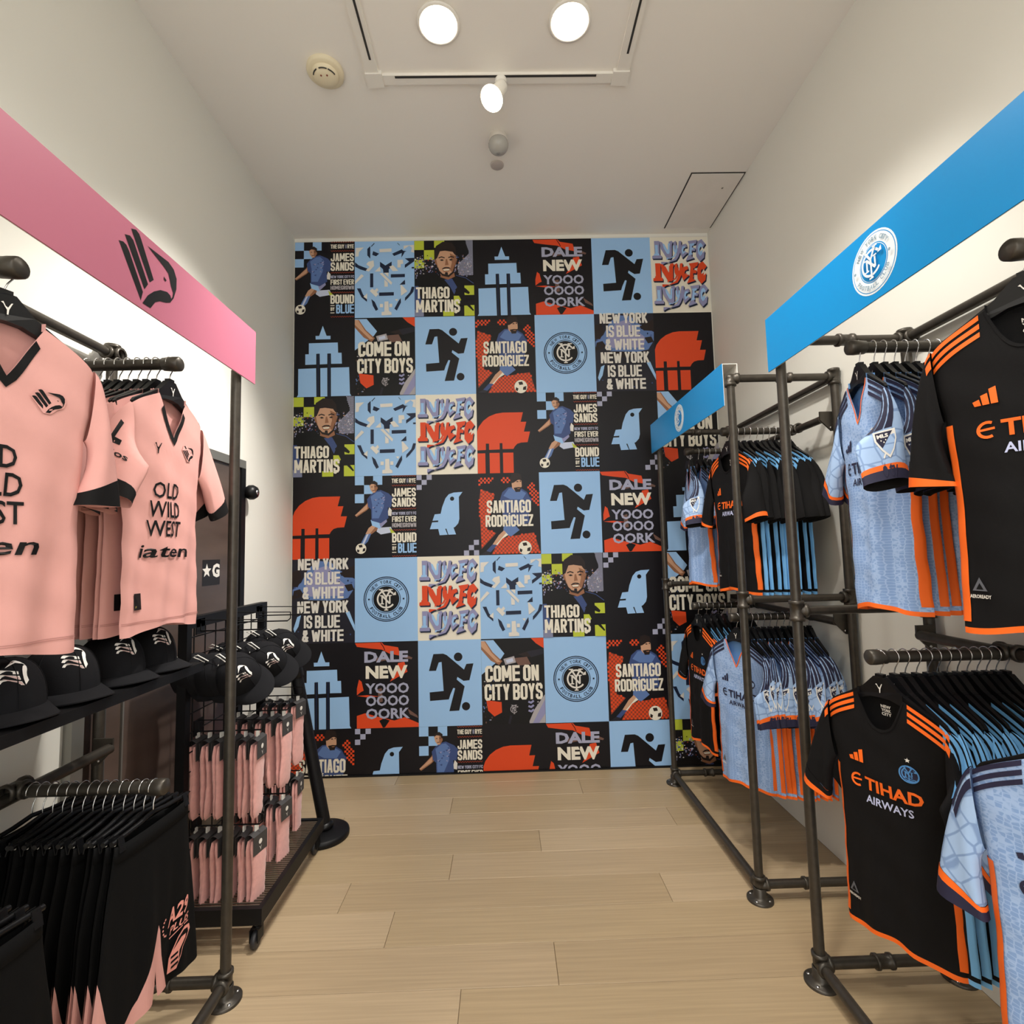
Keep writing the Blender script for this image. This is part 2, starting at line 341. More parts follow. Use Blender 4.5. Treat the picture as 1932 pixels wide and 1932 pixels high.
# floor: planks laid across the room, each its own piece on a dark bed
def plank_mat(i, col):
    m = mat('floor_plank_%d' % i, col, 0.42, var=0.10, vscale=3.5, stretch=(0.55, 26, 1), bump=0.06, bscale=30)
    return m
PL = [plank_mat(i, c) for i, c in enumerate(('b09a7b', 'ab9575', 'b6a081', 'ae9877'))]
fl = MB().box((XL - .1, YF, -.06), (XR + .1, YB + .1, -.006), mat('floor_bed', '5a4632', 0.8)).build('floor'); struct(fl)
SEAMS = {-1: [.154], 0: [-.496], 1: [.68, -.737], 2: [-.29], 3: [.15], 4: [-.95, .9], 5: [-.35], 6: [.45], 7: [-.75], 8: [.1], -2: [-.184], -3: [.62], -4: [-.4], -5: [.3], -6: [-.8], -7: [.5]}
_pl = {}
k = 0
for row in range(-7, 8):
    y0 = 2.073 + row * 0.1965; y1 = min(y0 + 0.1965, YB)
    if y0 >= YB: continue
    xs = [XL] + sorted(SEAMS.get(row, [0.2])) + [XR]
    for a, b in zip(xs, xs[1:]):
        key = (round(b - a, 3), round(y1 - y0, 3), k % 4); k += 1
        if key not in _pl:
            g = 0.0007; e = 0.0012; hx, hy = (b - a) / 2 - g, (y1 - y0) / 2 - g
            mb = MB(); m = PL[key[2]]
            vs = [(-hx, -hy, -.006), (hx, -hy, -.006), (hx, hy, -.006), (-hx, hy, -.006), (-hx, -hy, -e), (hx, -hy, -e), (hx, hy, -e), (-hx, hy, -e), (-hx + e, -hy + e, 0), (hx - e, -hy + e, 0), (hx - e, hy - e, 0), (-hx + e, hy - e, 0)]
            mb.add(vs, [(8, 9, 10, 11)] + [(i, (i + 1) % 4, 4 + (i + 1) % 4, 4 + i) for i in range(4)] + [(4 + i, 4 + (i + 1) % 4, 8 + (i + 1) % 4, 8 + i) for i in range(4)], m)
            _pl[key] = mb.mesh('plank')
        o = link('plank', _pl[key], fl); o.location = ((a + b) / 2, (y0 + y1) / 2, 0)
fl2 = struct(MB().box((XL - .1, YF, -.006), (XR + .1, 2.073 - 7 * 0.1965, 0), PL[0]).build('floor_front'))
struct(MB().box((XL, YB - .012, 0), (XR, YB, .012), M_black).build('baseboard_back'))

# ------------------------------------------------------------------ mural of printed panels on the back wall
TW, TH, MX0, MZ1, MY = 0.4345, 0.5785, -1.482, 3.788, YB - 0.0045
K_ = lambda h: ink(h)
BLK, BLUE, NAVY, WHT, ORG, YEL, GRY = 'n', 'b', 'v', 'w', 'o', 'y', 'g'
COL = dict(n='0d0a10', b='98c0ea', v='15203a', w='dcd8d0', o='d9481f', y='b9c53c', g='a4a6bd', d='201f2a', s='c69a7c', t='94664a', j='5c78ad', J='3b4d7d', k='070609', r='8b3a24', p='8f8fb5', c='6d5147', e='e6e0cf', m='a9a4a8', h='241a18', l='c3cbe0')
def I(c): return ink(COL[c])
def tile_art(fn):
    A = Art(lambda u, v, n: (u * TW, -n * 0.00012, (v - 1) * TH)); fn(A); return A
def bg(A, c): A.fr = None; A.rect(0, 0, 1, 1, I(c))
def P(A, pts, c): A.poly(pts, I(c))
def clip_poly(pts, x0, x1, y0, y1):
    for ax, val, sg in ((0, x0, 1), (0, x1, -1), (1, y0, 1), (1, y1, -1)):
        out = []
        for a, b in zip(pts, pts[1:] + pts[:1]):
            ia, ib = (a[ax] - val) * sg >= 0, (b[ax] - val) * sg >= 0
            if ia: out.append(a)
            if ia != ib:
                t = (val - a[ax]) / (b[ax] - a[ax]); out.append((a[0] + (b[0] - a[0]) * t, a[1] + (b[1] - a[1]) * t))
        pts = out
        if not pts: break
    return pts
def t_tower(A):
    bg(A, 'n'); A.fr = (35, 640, 65, 838)
    P(A, [(320, 138), (358, 238), (397, 238), (397, 272), (250, 272), (248, 238), (284, 238)], 'b')
    P(A, [(182, 310), (470, 306), (474, 408), (508, 408), (512, 516), (404, 516), (402, 414), (366, 414), (366, 518), (292, 520), (290, 414), (256, 415), (256, 520), (147, 522), (147, 418), (182, 418)], 'b')
    P(A, [(78, 562), (255, 557), (260, 837), (66, 837), (78, 815)], 'b'); P(A, [(297, 557), (366, 555), (368, 835), (300, 835)], 'b'); P(A, [(402, 555), (584, 552), (592, 810), (606, 833), (404, 834)], 'b')
    for x in (268, 378): A.rect(x, 414, x + 16, 837, I('v'))
def t_helmet(A):
    bg(A, 'n'); A.fr = (25, 640, 870, 1700)
    P(A, [(27, 1265), (45, 1215), (90, 1155), (150, 1110), (220, 1082), (290, 1072), (495, 1072), (470, 1172), (527, 1172), (500, 1275), (562, 1275), (535, 1385), (470, 1388), (430, 1400), (405, 1425), (390, 1452), (280, 1452), (280, 1390), (252, 1390), (252, 1455), (145, 1457), (145, 1392), (112, 1392), (112, 1458), (27, 1460)], 'o')
    A.rect(27, 1492, 105, 1699, I('o')); A.rect(148, 1490, 250, 1699, I('o')); A.rect(283, 1490, 388, 1699, I('o'))
def t_bird(A):
    bg(A, 'n'); A.fr = (1265, 1885, 848, 1670)
    P(A, [(1728, 1030), (1690, 1080), (1692, 1300), (1680, 1345), (1650, 1378), (1632, 1388), (1656, 1455), (1580, 1457), (1560, 1395), (1548, 1397), (1572, 1457), (1492, 1460), (1478, 1397), (1395, 1398), (1418, 1330), (1478, 1328), (1480, 1312), (1422, 1314), (1445, 1250), (1505, 1245), (1520, 1180), (1555, 1090), (1590, 1050), (1640, 1034)], 'b')
    A.disc(1622, 1096, 21, I('k'))
    for x, y in ((1266, 850), (1368, 850), (1317, 900), (1266, 950), (1833, 1515), (1783, 1566), (1733, 1618), (1833, 1618)): A.rect(x, y, x + 51, y + 50, I('g'))
def t_runner(A):
    bg(A, 'b'); A.fr = (688, 1310, 818, 1650)
    P(A, [(838, 952), (935, 950), (970, 965), (1138, 1110), (1162, 1056), (1232, 1052), (1190, 1215), (1132, 1220), (1072, 1180), (1065, 1205), (1142, 1272), (1085, 1505), (988, 1508), (1048, 1290), (1030, 1285), (1000, 1350), (985, 1395), (800, 1405), (798, 1322), (935, 1312), (918, 1030), (890, 1035), (862, 1115), (793, 1115)], 'n')
    A.disc(1082, 985, 42, I('n')); A.disc(1152, 1465, 40, I('n'))
def t_beast(A):
    bg(A, 'b'); A.fr = (645, 1258, 45, 855)
    A.stroke([(815, 100), (848, 65)], 8, I('v')); A.stroke([(1085, 65), (1108, 90)], 5, I('v'))
    for q in ([(648, 265), (685, 298), (775, 335), (760, 362), (700, 342), (648, 312)], [(805, 95), (805, 230), (775, 195), (775, 125)], [(835, 150), (897, 178), (865, 205), (825, 190)], [(1030, 180), (1130, 135), (1145, 150), (1180, 155), (1050, 205)],
              [(1130, 170), (1160, 165), (1125, 225)], [(905, 265), (960, 305), (1025, 265), (1025, 320), (995, 345), (995, 385), (940, 385), (935, 345), (905, 315)], [(1160, 232), (1257, 228), (1257, 265), (1160, 335), (1160, 300), (1205, 268)], [(1230, 325), (1257, 325), (1257, 342), (1230, 342)],
              [(803, 388), (835, 388), (835, 535), (803, 535)], [(1015, 400), (1160, 398), (1160, 432), (1015, 435)], [(1160, 460), (1162, 510), (1105, 512)], [(668, 545), (705, 545), (730, 610), (770, 660), (770, 688), (715, 640)],
              [(895, 592), (1045, 590), (1045, 625), (895, 628)], [(1230, 535), (1257, 538), (1245, 590), (1190, 655), (1158, 685), (1160, 650), (1210, 595)], [(815, 660), (850, 690), (885, 770), (860, 785), (830, 730)], [(1115, 655), (1118, 700), (1075, 785), (1050, 765), (1090, 690)]): P(A, q, 'v')
    for q in ([(655, 115), (740, 110), (690, 160), (685, 205), (652, 210)], [(900, 130), (1025, 125), (1025, 160), (903, 165)], [(1150, 98), (1215, 92), (1150, 138)], [(1205, 95), (1257, 90), (1257, 175), (1225, 165), (1235, 120)], [(785, 265), (840, 250), (845, 310), (790, 370), (760, 355), (800, 320), (765, 290)],
              [(850, 370), (905, 318), (912, 370)], [(1000, 320), (1040, 305), (1092, 365), (1035, 368)], [(1085, 250), (1140, 248), (1145, 290), (1118, 295), (1118, 330), (1085, 330)], [(650, 468), (715, 395), (740, 415), (650, 500)], [(900, 390), (930, 385), (1030, 490), (1020, 515)],
              [(950, 455), (985, 490), (985, 532), (950, 532)], [(948, 385), (992, 385), (992, 432)], [(735, 635), (775, 600), (772, 662)], [(800, 575), (825, 550), (850, 570), (875, 545), (890, 570), (870, 590), (890, 610), (862, 640)], [(1115, 515), (1130, 520), (1185, 585), (1120, 632)], [(1055, 668), (1090, 665), (1078, 690)],
              [(950, 690), (990, 688), (995, 790), (1020, 805), (1022, 832), (920, 835), (920, 800), (948, 795)]): P(A, q, 'w')
    A.rect(903, 714, 935, 750, I('w')); A.rect(1000, 714, 1030, 750, I('w'))
def t_dale(A):
    bg(A, 'n'); A.fr = (620, 1235, 55, 825)
    for q in ([(621, 62), (880, 60), (905, 85), (1040, 108), (1062, 185), (960, 165), (880, 125), (760, 112), (640, 95)], [(640, 470), (660, 390), (685, 410), (705, 490), (680, 500), (640, 528)], [(639, 712), (720, 690), (830, 722), (1000, 762), (1100, 735), (1234, 790), (1234, 824), (639, 824)], [(1040, 250), (1100, 240), (1130, 330), (960, 415), (1010, 340)], [(640, 535), (740, 530), (860, 545), (730, 548)]): P(A, q, 'o')
    for q in ([(820, 200), (900, 190), (960, 215), (830, 240)], [(1120, 180), (1180, 205), (1170, 220), (1100, 205)], [(840, 480), (880, 470), (890, 590), (850, 600)], [(1130, 660), (1220, 720), (1230, 745), (1150, 710)]): P(A, q, 'c')
    A.stroke([(870, 62), (900, 105), (912, 135)], 7, I('k')); P(A, [(855, 760), (900, 740), (955, 760), (910, 820), (890, 822)], 'k')
    A.text('DALE', 712, 140, 1137, 240, I('g'), .045); A.text('NEW', 725, 270, 1132, 386, I('e'), .05)
    A.text('YOOO', 722, 425, 1143, 520, I('g'), .03); A.text('OOOO', 725, 535, 1143, 630, I('g'), .03); A.text('OORK', 727, 650, 1150, 745, I('g'), .03)
def crowd(A, x0, x1, y0, y1, n, seed, cols):
    r = random.Random(seed); A.dn = 0.06
    for _ in range(n):
        x, y = r.uniform(x0, x1 - 22), r.uniform(y0, y1 - 20); a, b = r.uniform(6, 20), r.uniform(7, 20)
        P(A, [(x, y + b * .4), (x + a * .5, y), (x + a, y + b * .3), (x + a * .8, y + b), (x + a * .2, y + b)], r.choice(cols))
    A.dn = 1; A.n += 1
def checker(A, cells, x, y, s, c):
    for i, j in cells: A.rect(x + i * s, y + j * s, x + (i + 1) * s, y + (j + 1) * s, I(c))
def t_comeon(A):
    bg(A, 'k'); A.fr = (648, 1255, 860, 1650)
    P(A, [(649, 872), (768, 872), (872, 1000), (840, 1045), (649, 1190)], 'b'); P(A, [(1130, 862), (1254, 862), (1254, 960), (1180, 912)], 'o')
    P(A, [(649, 880), (690, 880), (760, 985), (850, 1070), (820, 1105), (740, 1062), (649, 958)], 't'); P(A, [(649, 880), (680, 880), (745, 985), (835, 1075), (800, 1080), (649, 930)], 's')
    P(A, [(960, 1045), (1090, 1035), (1125, 1105), (1010, 1115)], 'c'); P(A, [(1000, 1010), (1100, 985), (1145, 1040), (1060, 1030)], 'h'); P(A, [(862, 1050), (965, 1025), (982, 1085), (880, 1105)], 'm'); P(A, [(885, 1060), (950, 1042), (960, 1075), (895, 1090)], 'l')
    P(A, [(1090, 985), (1250, 960), (1250, 1010), (1130, 1040)], 'd'); crowd(A, 650, 790, 1230, 1640, 40, 3, 'dmjchJ'); crowd(A, 1170, 1250, 1250, 1640, 26, 4, 'dmgh')
    P(A, [(690, 1425), (835, 1445), (838, 1540), (765, 1575), (705, 1520)], 'o'); P(A, [(1253, 1385), (1253, 1645), (1090, 1645), (1150, 1520)], 'm'); P(A, [(1253, 1430), (1253, 1560), (1190, 1645), (1130, 1645)], 'p')
    P(A, [(850, 1240), (1000, 1230), (1080, 1420), (1100, 1645), (840, 1645)], 'k'); A.stroke([(925, 1570), (905, 1645)], 22, I('d'))
    for y in (1440, 1480, 1520): A.stroke([(1092, y + 8), (1118, y + 18), (1144, y)], 18, I('p'))
    A.monogram(955, 1512, 38, I('m'))
    A.cond('COME ON', 685, 1110, 1200, 1255, I('e')); A.cond('CITY BOYS', 675, 1280, 1232, 1425, I('e'))
def dots(A, regions, s, c, x0, y0, x1, y1):
    def inside(x, y, q):
        k = False
        for (ax, ay), (bx, by) in zip(q, q[1:] + q[:1]):
            if (ay > y) != (by > y) and x < (bx - ax) * (y - ay) / (by - ay) + ax: k = not k
        return k
    j = 0; y = y0; A.n += 1; A.dn = 0
    while y < y1:
        x = x0 + (s if j % 2 else 0)
        while x < x1:
            if any(inside(x, y, q) for q in regions): A.rect(x - s * .52, y - s * .52, x + s * .52, y + s * .52, I(c))
            x += 2 * s
        y += s; j += 1
    A.dn = 1
def t_forward(A):
    bg(A, 'n'); A.fr = (35, 655, 838, 1630)
    left = [(60, 990), (205, 1045), (160, 1150), (120, 1380), (210, 1420), (60, 1570), (45, 1100)]; low = [(250, 1470), (590, 1420), (650, 1615), (160, 1622)]
    reg = [left, low, [(45, 870), (205, 872), (150, 930), (50, 950)], [(265, 885), (370, 885), (360, 945), (265, 945)], [(520, 950), (590, 945), (645, 1020), (645, 1160), (580, 1120)]]
    P(A, left, 'r'); P(A, low, 'r'); dots(A, reg, 19, 'o', 50, 870, 650, 1620)
    P(A, [(255, 1095), (280, 1025), (340, 978), (440, 970), (530, 1020), (575, 1100), (545, 1210), (545, 1330), (400, 1350), (290, 1320)], 'J'); P(A, [(290, 1060), (345, 990), (430, 985), (520, 1040), (480, 1100), (360, 1095)], 'j'); A.stroke([(450, 975), (530, 1025), (560, 1080)], 8, I('v'))
    P(A, [(375, 925), (440, 900), (476, 915), (478, 970), (460, 1012), (405, 1012), (380, 985)], 's'); P(A, [(360, 900), (378, 848), (420, 838), (470, 855), (482, 905), (440, 908), (395, 935), (370, 940)], 'h'); P(A, [(395, 985), (440, 978), (474, 980), (460, 1024), (415, 1026)], 'h'); A.rect(425, 920, 445, 929, I('h')); A.rect(458, 916, 473, 925, I('h')); P(A, [(430, 990), (462, 988), (455, 997), (435, 998)], 't')
    P(A, [(285, 1350), (400, 1345), (445, 1395), (360, 1455), (280, 1425)], 'j'); P(A, [(288, 1395), (330, 1440), (270, 1475), (215, 1540), (170, 1530), (235, 1440)], 'e'); P(A, [(288, 1395), (310, 1420), (235, 1500), (200, 1535), (170, 1530), (235, 1440)], 's')
    P(A, [(218, 1535), (150, 1602), (108, 1590), (170, 1528)], 'J'); P(A, [(108, 1590), (150, 1602), (140, 1622), (50, 1622)], 'd')
    A.disc(495, 1566, 66, I('e')); 
    for q in ([(470, 1520), (510, 1515), (520, 1545), (480, 1550)], [(520, 1570), (552, 1560), (548, 1600), (515, 1600)], [(445, 1570), (470, 1585), (460, 1612), (440, 1600)]): P(A, q, 'h')
    A.cond('SANTIAGO', 120, 1105, 565, 1225, I('e')); A.cond('RODRÍGUEZ', 105, 1246, 585, 1358, I('e'))
def t_crest(A):
    bg(A, 'b'); A.fr = (528, 1040, 65, 757)
    A.crest(785, 408, 186, I('v'), I('b'), I('k'), I('w'), I('v'))
def t_chant(A):
    bg(A, 'd'); A.fr = (15, 525, 75, 785)
    P(A, [(150, 150), (230, 90), (330, 100), (380, 160), (524, 250), (520, 330), (470, 410), (380, 430), (150, 420), (60, 350), (20, 380), (20, 330), (90, 270)], 'j'); P(A, [(200, 160), (300, 130), (360, 220), (450, 300), (430, 390), (160, 390), (110, 330)], 'p')
    for q in ([(16, 180), (75, 160), (95, 240), (60, 310), (16, 300)], [(400, 200), (524, 130), (524, 240), (440, 235)], [(440, 300), (500, 290), (520, 340), (470, 355)], [(30, 340), (80, 325), (110, 370), (70, 400), (16, 410)], [(150, 420), (380, 430), (420, 480), (120, 480)]): P(A, q, 'h')
    P(A, [(450, 530), (480, 520), (524, 640), (524, 690)], 'b'); P(A, [(60, 560), (90, 545), (70, 640), (40, 690), (30, 660)], 'b'); crowd(A, 20, 520, 80, 780, 40, 6, 'dhJv')
    for s, x0, y0, x1, y1 in (('NEW YORK', 62, 70, 475, 165), ('IS BLUE', 115, 185, 405, 290), ('& WHITE', 100, 310, 435, 410), ('NEW YORK', 60, 430, 475, 530), ('IS BLUE', 115, 550, 405, 655), ('& WHITE', 100, 672, 435, 768)): A.cond(s, x0, y0, x1, y1, I('w'))
def t_graffiti(A):
    bg(A, 'e'); A.fr = (1265, 1885, 35, 845)
    L = [[(1310, 75), (1365, 75), (1365, 225), (1385, 235), (1385, 265), (1282, 265), (1285, 235), (1312, 228)], [(1365, 80), (1395, 90), (1455, 200), (1465, 180), (1468, 85), (1500, 75), (1512, 90), (1500, 120), (1495, 240), (1480, 270), (1440, 265), (1380, 160)],
         [(1515, 92), (1545, 75), (1550, 150), (1565, 158), (1578, 80), (1605, 78), (1595, 180), (1565, 250), (1540, 285), (1490, 300), (1420, 315), (1375, 340), (1378, 300), (1450, 305), (1520, 268), (1548, 220), (1522, 170)],
         [(1655, 108), (1605, 120), (1582, 190), (1605, 265), (1640, 232), (1672, 205), (1640, 200), (1622, 215), (1618, 185), (1632, 150), (1662, 145)], [(1672, 82), (1775, 68), (1760, 112), (1720, 120), (1718, 150), (1752, 158), (1745, 190), (1713, 187), (1708, 248), (1738, 265), (1640, 295), (1672, 232), (1688, 120)],
         [(1780, 85), (1822, 62), (1862, 112), (1832, 155), (1818, 128), (1792, 170), (1792, 222), (1830, 208), (1852, 188), (1840, 262), (1795, 302), (1758, 250), (1757, 150)]]
    for dy, c, hi in ((0, 'j', 'b'), (243, 'o', 's'), (488, 'j', 'b')):
        for q in L: P(A, [(x + 10, y + dy + 15) for x, y in q], 'v')
        for q in L: P(A, [(x + 5, y + dy + 7) for x, y in q], 'v')
        for q in L: P(A, [(x, y + dy) for x, y in q], {'j': 'p', 'o': 'o'}[c])
        for q in L:
            cx = sum(p[0] for p in q) / len(q); cy = sum(p[1] for p in q) / len(q)
            P(A, [(cx + (x - cx) * .55 - 4, cy + dy + (y - cy) * .6 - 6) for x, y in q], {'j': 'b', 'o': 'o'}[c])
def t_portrait(A):
    bg(A, 'n'); A.fr = (35, 645, 58, 868)
    A.rect(36, 60, 135, 157, I('y')); A.rect(240, 60, 345, 135, I('y')); A.rect(135, 160, 240, 262, I('y')); A.rect(36, 262, 135, 352, I('y'))
    crowd(A, 36, 645, 215, 480, 330, 5, 'dpgJrwhsp'); dots(A, [[(560, 60), (640, 60), (640, 440), (500, 470), (470, 330), (600, 200)]], 7, 'g', 480, 62, 640, 440)
    P(A, [(36, 475), (120, 420), (250, 398), (300, 450), (380, 480), (440, 418), (560, 450), (640, 500), (640, 690), (36, 690)], 'k'); A.stroke([(460, 435), (560, 465), (640, 525)], 7, I('J')); P(A, [(340, 480), (420, 470), (470, 560), (440, 640), (400, 560)], 'J')
    P(A, [(300, 400), (440, 395), (450, 450), (380, 482), (305, 455)], 't')
    P(A, [(255, 240), (290, 165), (420, 165), (462, 225), (457, 330), (432, 415), (385, 450), (322, 432), (272, 350)], 's'); P(A, [(242, 260), (262, 270), (275, 335), (250, 310)], 't'); P(A, [(462, 255), (476, 262), (460, 325)], 't'); P(A, [(400, 200), (462, 230), (457, 330), (432, 415), (400, 380), (420, 300)], 't')
    P(A, [(242, 200), (258, 122), (330, 75), (420, 85), (462, 140), (468, 225), (450, 215), (430, 185), (350, 172), (300, 178), (268, 255), (250, 258)], 'h')
    P(A, [(272, 330), (292, 385), (325, 418), (384, 432), (428, 396), (452, 318), (442, 408), (387, 456), (320, 438), (278, 380)], 'h'); P(A, [(316, 366), (340, 350), (362, 346), (390, 349), (410, 364), (400, 366), (362, 358), (324, 370)], 'h'); P(A, [(350, 402), (376, 402), (380, 432), (348, 430)], 'h'); P(A, [(322, 372), (360, 362), (400, 366), (390, 396), (335, 398)], 't'); P(A, [(328, 372), (396, 368), (388, 384), (338, 386)], 'e')
    A.stroke([(285, 250), (315, 238), (348, 250)], 11, I('h')); A.stroke([(385, 248), (415, 236), (445, 246)], 11, I('h')); P(A, [(295, 272), (320, 264), (342, 275), (318, 282)], 'k'); P(A, [(390, 270), (412, 262), (432, 270), (410, 280)], 'k'); P(A, [(358, 265), (372, 262), (388, 325), (350, 330)], 't')
    P(A, [(36, 545), (75, 545), (130, 868), (36, 868)], 'J'); dots(A, [[(36, 800), (130, 800), (130, 866), (36, 866)]], 7, 'g', 40, 800, 130, 864)
    A.rect(545, 548, 644, 648, I('y')); A.rect(435, 655, 532, 752, I('y')); A.rect(325, 812, 435, 867, I('y')); A.rect(540, 756, 644, 867, I('y'))
    P(A, [(480, 560), (510, 530), (530, 560), (560, 580), (600, 620), (590, 640), (540, 620), (560, 690), (590, 740), (640, 810), (630, 820), (570, 760), (520, 760), (470, 740), (510, 700), (480, 640), (450, 590)], 'k'); A.disc(455, 822, 18, I('e'))
    A.cond('THIAGO', 50, 560, 392, 680, I('e')); A.cond('MARTINS', 50, 695, 498, 825, I('e'))
def t_striker(A):
    bg(A, 'n'); A.fr = (642, 1258, 858, 1685)
    checker(A, ((0, 0), (2, 0), (1, 1), (0, 2)), 643, 859, 91, 'b'); A.rect(734, 859, 734 + 1, 860, I('n'))
    P(A, [(785, 1095), (760, 1140), (700, 1200), (643, 1255), (660, 1272), (762, 1205), (800, 1165)], 't'); P(A, [(770, 1140), (700, 1205), (645, 1252), (655, 1262), (765, 1192)], 's'); P(A, [(985, 1180), (1010, 1210), (1005, 1270), (960, 1260)], 'w')
    P(A, [(820, 1355), (885, 1390), (805, 1450), (748, 1445), (780, 1385)], 's'); P(A, [(850, 1370), (885, 1390), (805, 1450), (790, 1445)], 't'); P(A, [(872, 1385), (1000, 1378), (1022, 1432), (900, 1452), (858, 1422)], 'l'); P(A, [(985, 1385), (1030, 1425), (1048, 1445), (1000, 1440)], 'y')
    P(A, [(750, 1448), (805, 1440), (772, 1520), (738, 1552), (700, 1542)], 'j'); P(A, [(760, 1448), (780, 1445), (735, 1545), (715, 1542)], 'l')
    P(A, [(800, 1305), (950, 1275), (962, 1325), (890, 1395), (815, 1362)], 'b'); P(A, [(870, 1295), (950, 1275), (962, 1325), (900, 1385)], 'p')
    P(A, [(765, 1095), (800, 1050), (850, 1015), (900, 1003), (980, 1040), (1018, 1080), (1003, 1182), (970, 1182), (976, 1290), (900, 1340), (808, 1312), (805, 1200), (775, 1172)], 'J'); P(A, [(800, 1070), (860, 1025), (900, 1020), (940, 1060), (930, 1180), (880, 1290), (815, 1290), (815, 1150)], 'j')
    r = random.Random(9)
    for _ in range(16):
        x, y = r.uniform(810, 930), r.uniform(1050, 1280); P(A, [(x, y), (x + r.uniform(12, 30), y - 8), (x + r.uniform(10, 24), y + 12)], r.choice('Jp'))
    P(A, [(790, 958), (808, 935), (866, 945), (872, 988), (850, 1026), (825, 1032), (800, 1000)], 's'); P(A, [(838, 940), (866, 945), (872, 988), (850, 1026), (838, 1010)], 't'); P(A, [(788, 958), (798, 925), (838, 908), (870, 930), (872, 968), (862, 972), (850, 945), (812, 940)], 'h'); A.rect(806, 968, 822, 974, I('h')); A.rect(838, 966, 856, 972, I('h')); P(A, [(815, 1005), (840, 1002), (835, 1012), (818, 1013)], 'c')
    A.disc(705, 1590, 52, I('e'))
    for q in ([(680, 1555), (715, 1550), (722, 1575), (690, 1580)], [(725, 1590), (748, 1585), (745, 1615), (720, 1620)], [(668, 1595), (690, 1605), (685, 1628), (665, 1620)]): P(A, q, 'h')
    for y in (866, 962, 1198, 1412, 1672): A.stroke([(1014 + i * 12, y + (6 if i % 2 else -6)) for i in range(21)], 5, I('r'))
    A.cond('THE GUY', 1012, 892, 1152, 936, I('e')); A.rect(1162, 893, 1167, 935, I('g')); A.rect(1171, 893, 1176, 935, I('g')); A.cond('RYE', 1185, 892, 1252, 936, I('e'))
    A.cond('JAMES', 1014, 990, 1252, 1075, I('e')); A.cond('SANDS', 1014, 1088, 1252, 1178, I('e')); A.cond('NEW YORK CITY FC', 1014, 1230, 1255, 1260, I('g'))
    A.cond('FIRST EVER', 1014, 1275, 1254, 1330, I('e')); A.cond('HOMEGROWN', 1014, 1342, 1254, 1385, I('m')); A.cond('BOUND', 1014, 1440, 1254, 1535, I('e'))
    A.cond('BLUE', 1072, 1545, 1255, 1640, I('b')); A.cond('BY', 1016, 1575, 1056, 1612, I('e')); A.rect(1014, 1552, 1056, 1560, I('e')); A.rect(1014, 1630, 1056, 1638, I('e'))
ART = dict(A=(t_striker, 'footballer striking a ball'), B=(t_beast, 'navy and white abstract beast face'), C=(t_portrait, 'shouting bearded player portrait'), D=(t_tower, 'blue stepped tower on black'), E=(t_dale, 'grey chant letters over orange'), F=(t_runner, 'black running figure with ball'), G=(t_graffiti, 'blue and orange graffiti letters'),
           H=(t_comeon, 'drinking fan under white chant letters'), I=(t_forward, 'player on orange dots'), J=(t_crest, 'round club crest on blue'), K=(t_chant, 'stacked white chant letters'), L=(t_helmet, 'orange crested helmet on black'), M=(t_bird, 'blue bird on black'))
ROWS = ['ABCDEFG', 'DHFIJKL', 'CBGLAMH', 'LAMIFED', 'KJGBCMH', 'DEFHJIB', 'IMALEFC']
mural = root('mural', (0, YB, 0), 0, 'wall mural of rectangular football artwork panels covering the back wall', 'mural')
_tm = {}
def tile_mesh(ch, crop):
    if (ch, crop) not in _tm:
        me = tile_art(ART[ch][0]).mesh('mural_panel')
        if crop:
            bm = bmesh.new(); bm.from_mesh(me)
            bmesh.ops.bisect_plane(bm, geom=bm.verts[:] + bm.edges[:] + bm.faces[:], plane_co=(0, 0, -crop), plane_no=(0, 0, -1), clear_outer=True)
            bm.to_mesh(me); bm.free()
        _tm[(ch, crop)] = me
    return _tm[(ch, crop)]
for r_, rowc in enumerate(ROWS):
    for c_, ch in enumerate(rowc):
        zt = MZ1 - r_ * TH; crop = round(zt - 0.013, 4) if r_ == 6 else 0
        o = link('mural_panel', tile_mesh(ch, crop), mural); o.location = (MX0 + c_ * TW, -0.0045, zt); o['label'] = 'panel with ' + ART[ch][1]
        if c_ == 6: o.scale = (0.985, 1, 1)
bk = MB(); bk.box((MX0 - .004, -.0035, .013), (XR - .006, 0, MZ1 + .008), mat('mural_backing', 'd9d5cc', 0.6)); bk.build('backing_sheet', mural)
# ------------------------------------------------------------------ ceiling fittings
t = root('light_track', (0.02, 1.4, ZC), 0, 'white rectangular track frame on the ceiling around the two downlights', 'track')
for nm, a, b in (('rail', (-.625, .90, -.014), (.635, .95, 0)), ('rail', (-.635, -1.0, -.014), (-.575, .90, 0)), ('rail', (.575, -1.0, -.014), (.635, .90, 0)), ('rail', (-.575, -1.0, -.014), (.575, -.95, 0))):
    MB().box(a, b, M_white).build(nm, t)
M_slot = mat('slot_dark', '2c2a27', 0.6)
for a, b in (((-.50, .903, -.0155), (.48, .914, -.0135)), ((-.602, .34, -.0155), (-.592, .82, -.0135)), ((.603, .45, -.0155), (.613, .80, -.0135)), ((-.602, -.8, -.0155), (-.592, .1, -.0135))):
    MB().box(a, b, M_slot).build('slot', t)
for a in ((-.64, .885), (.56, .885)): MB().box((a[0], a[1], -.02), (a[0] + .08, a[1] + .075, 0), M_white).build('corner_joint', t)
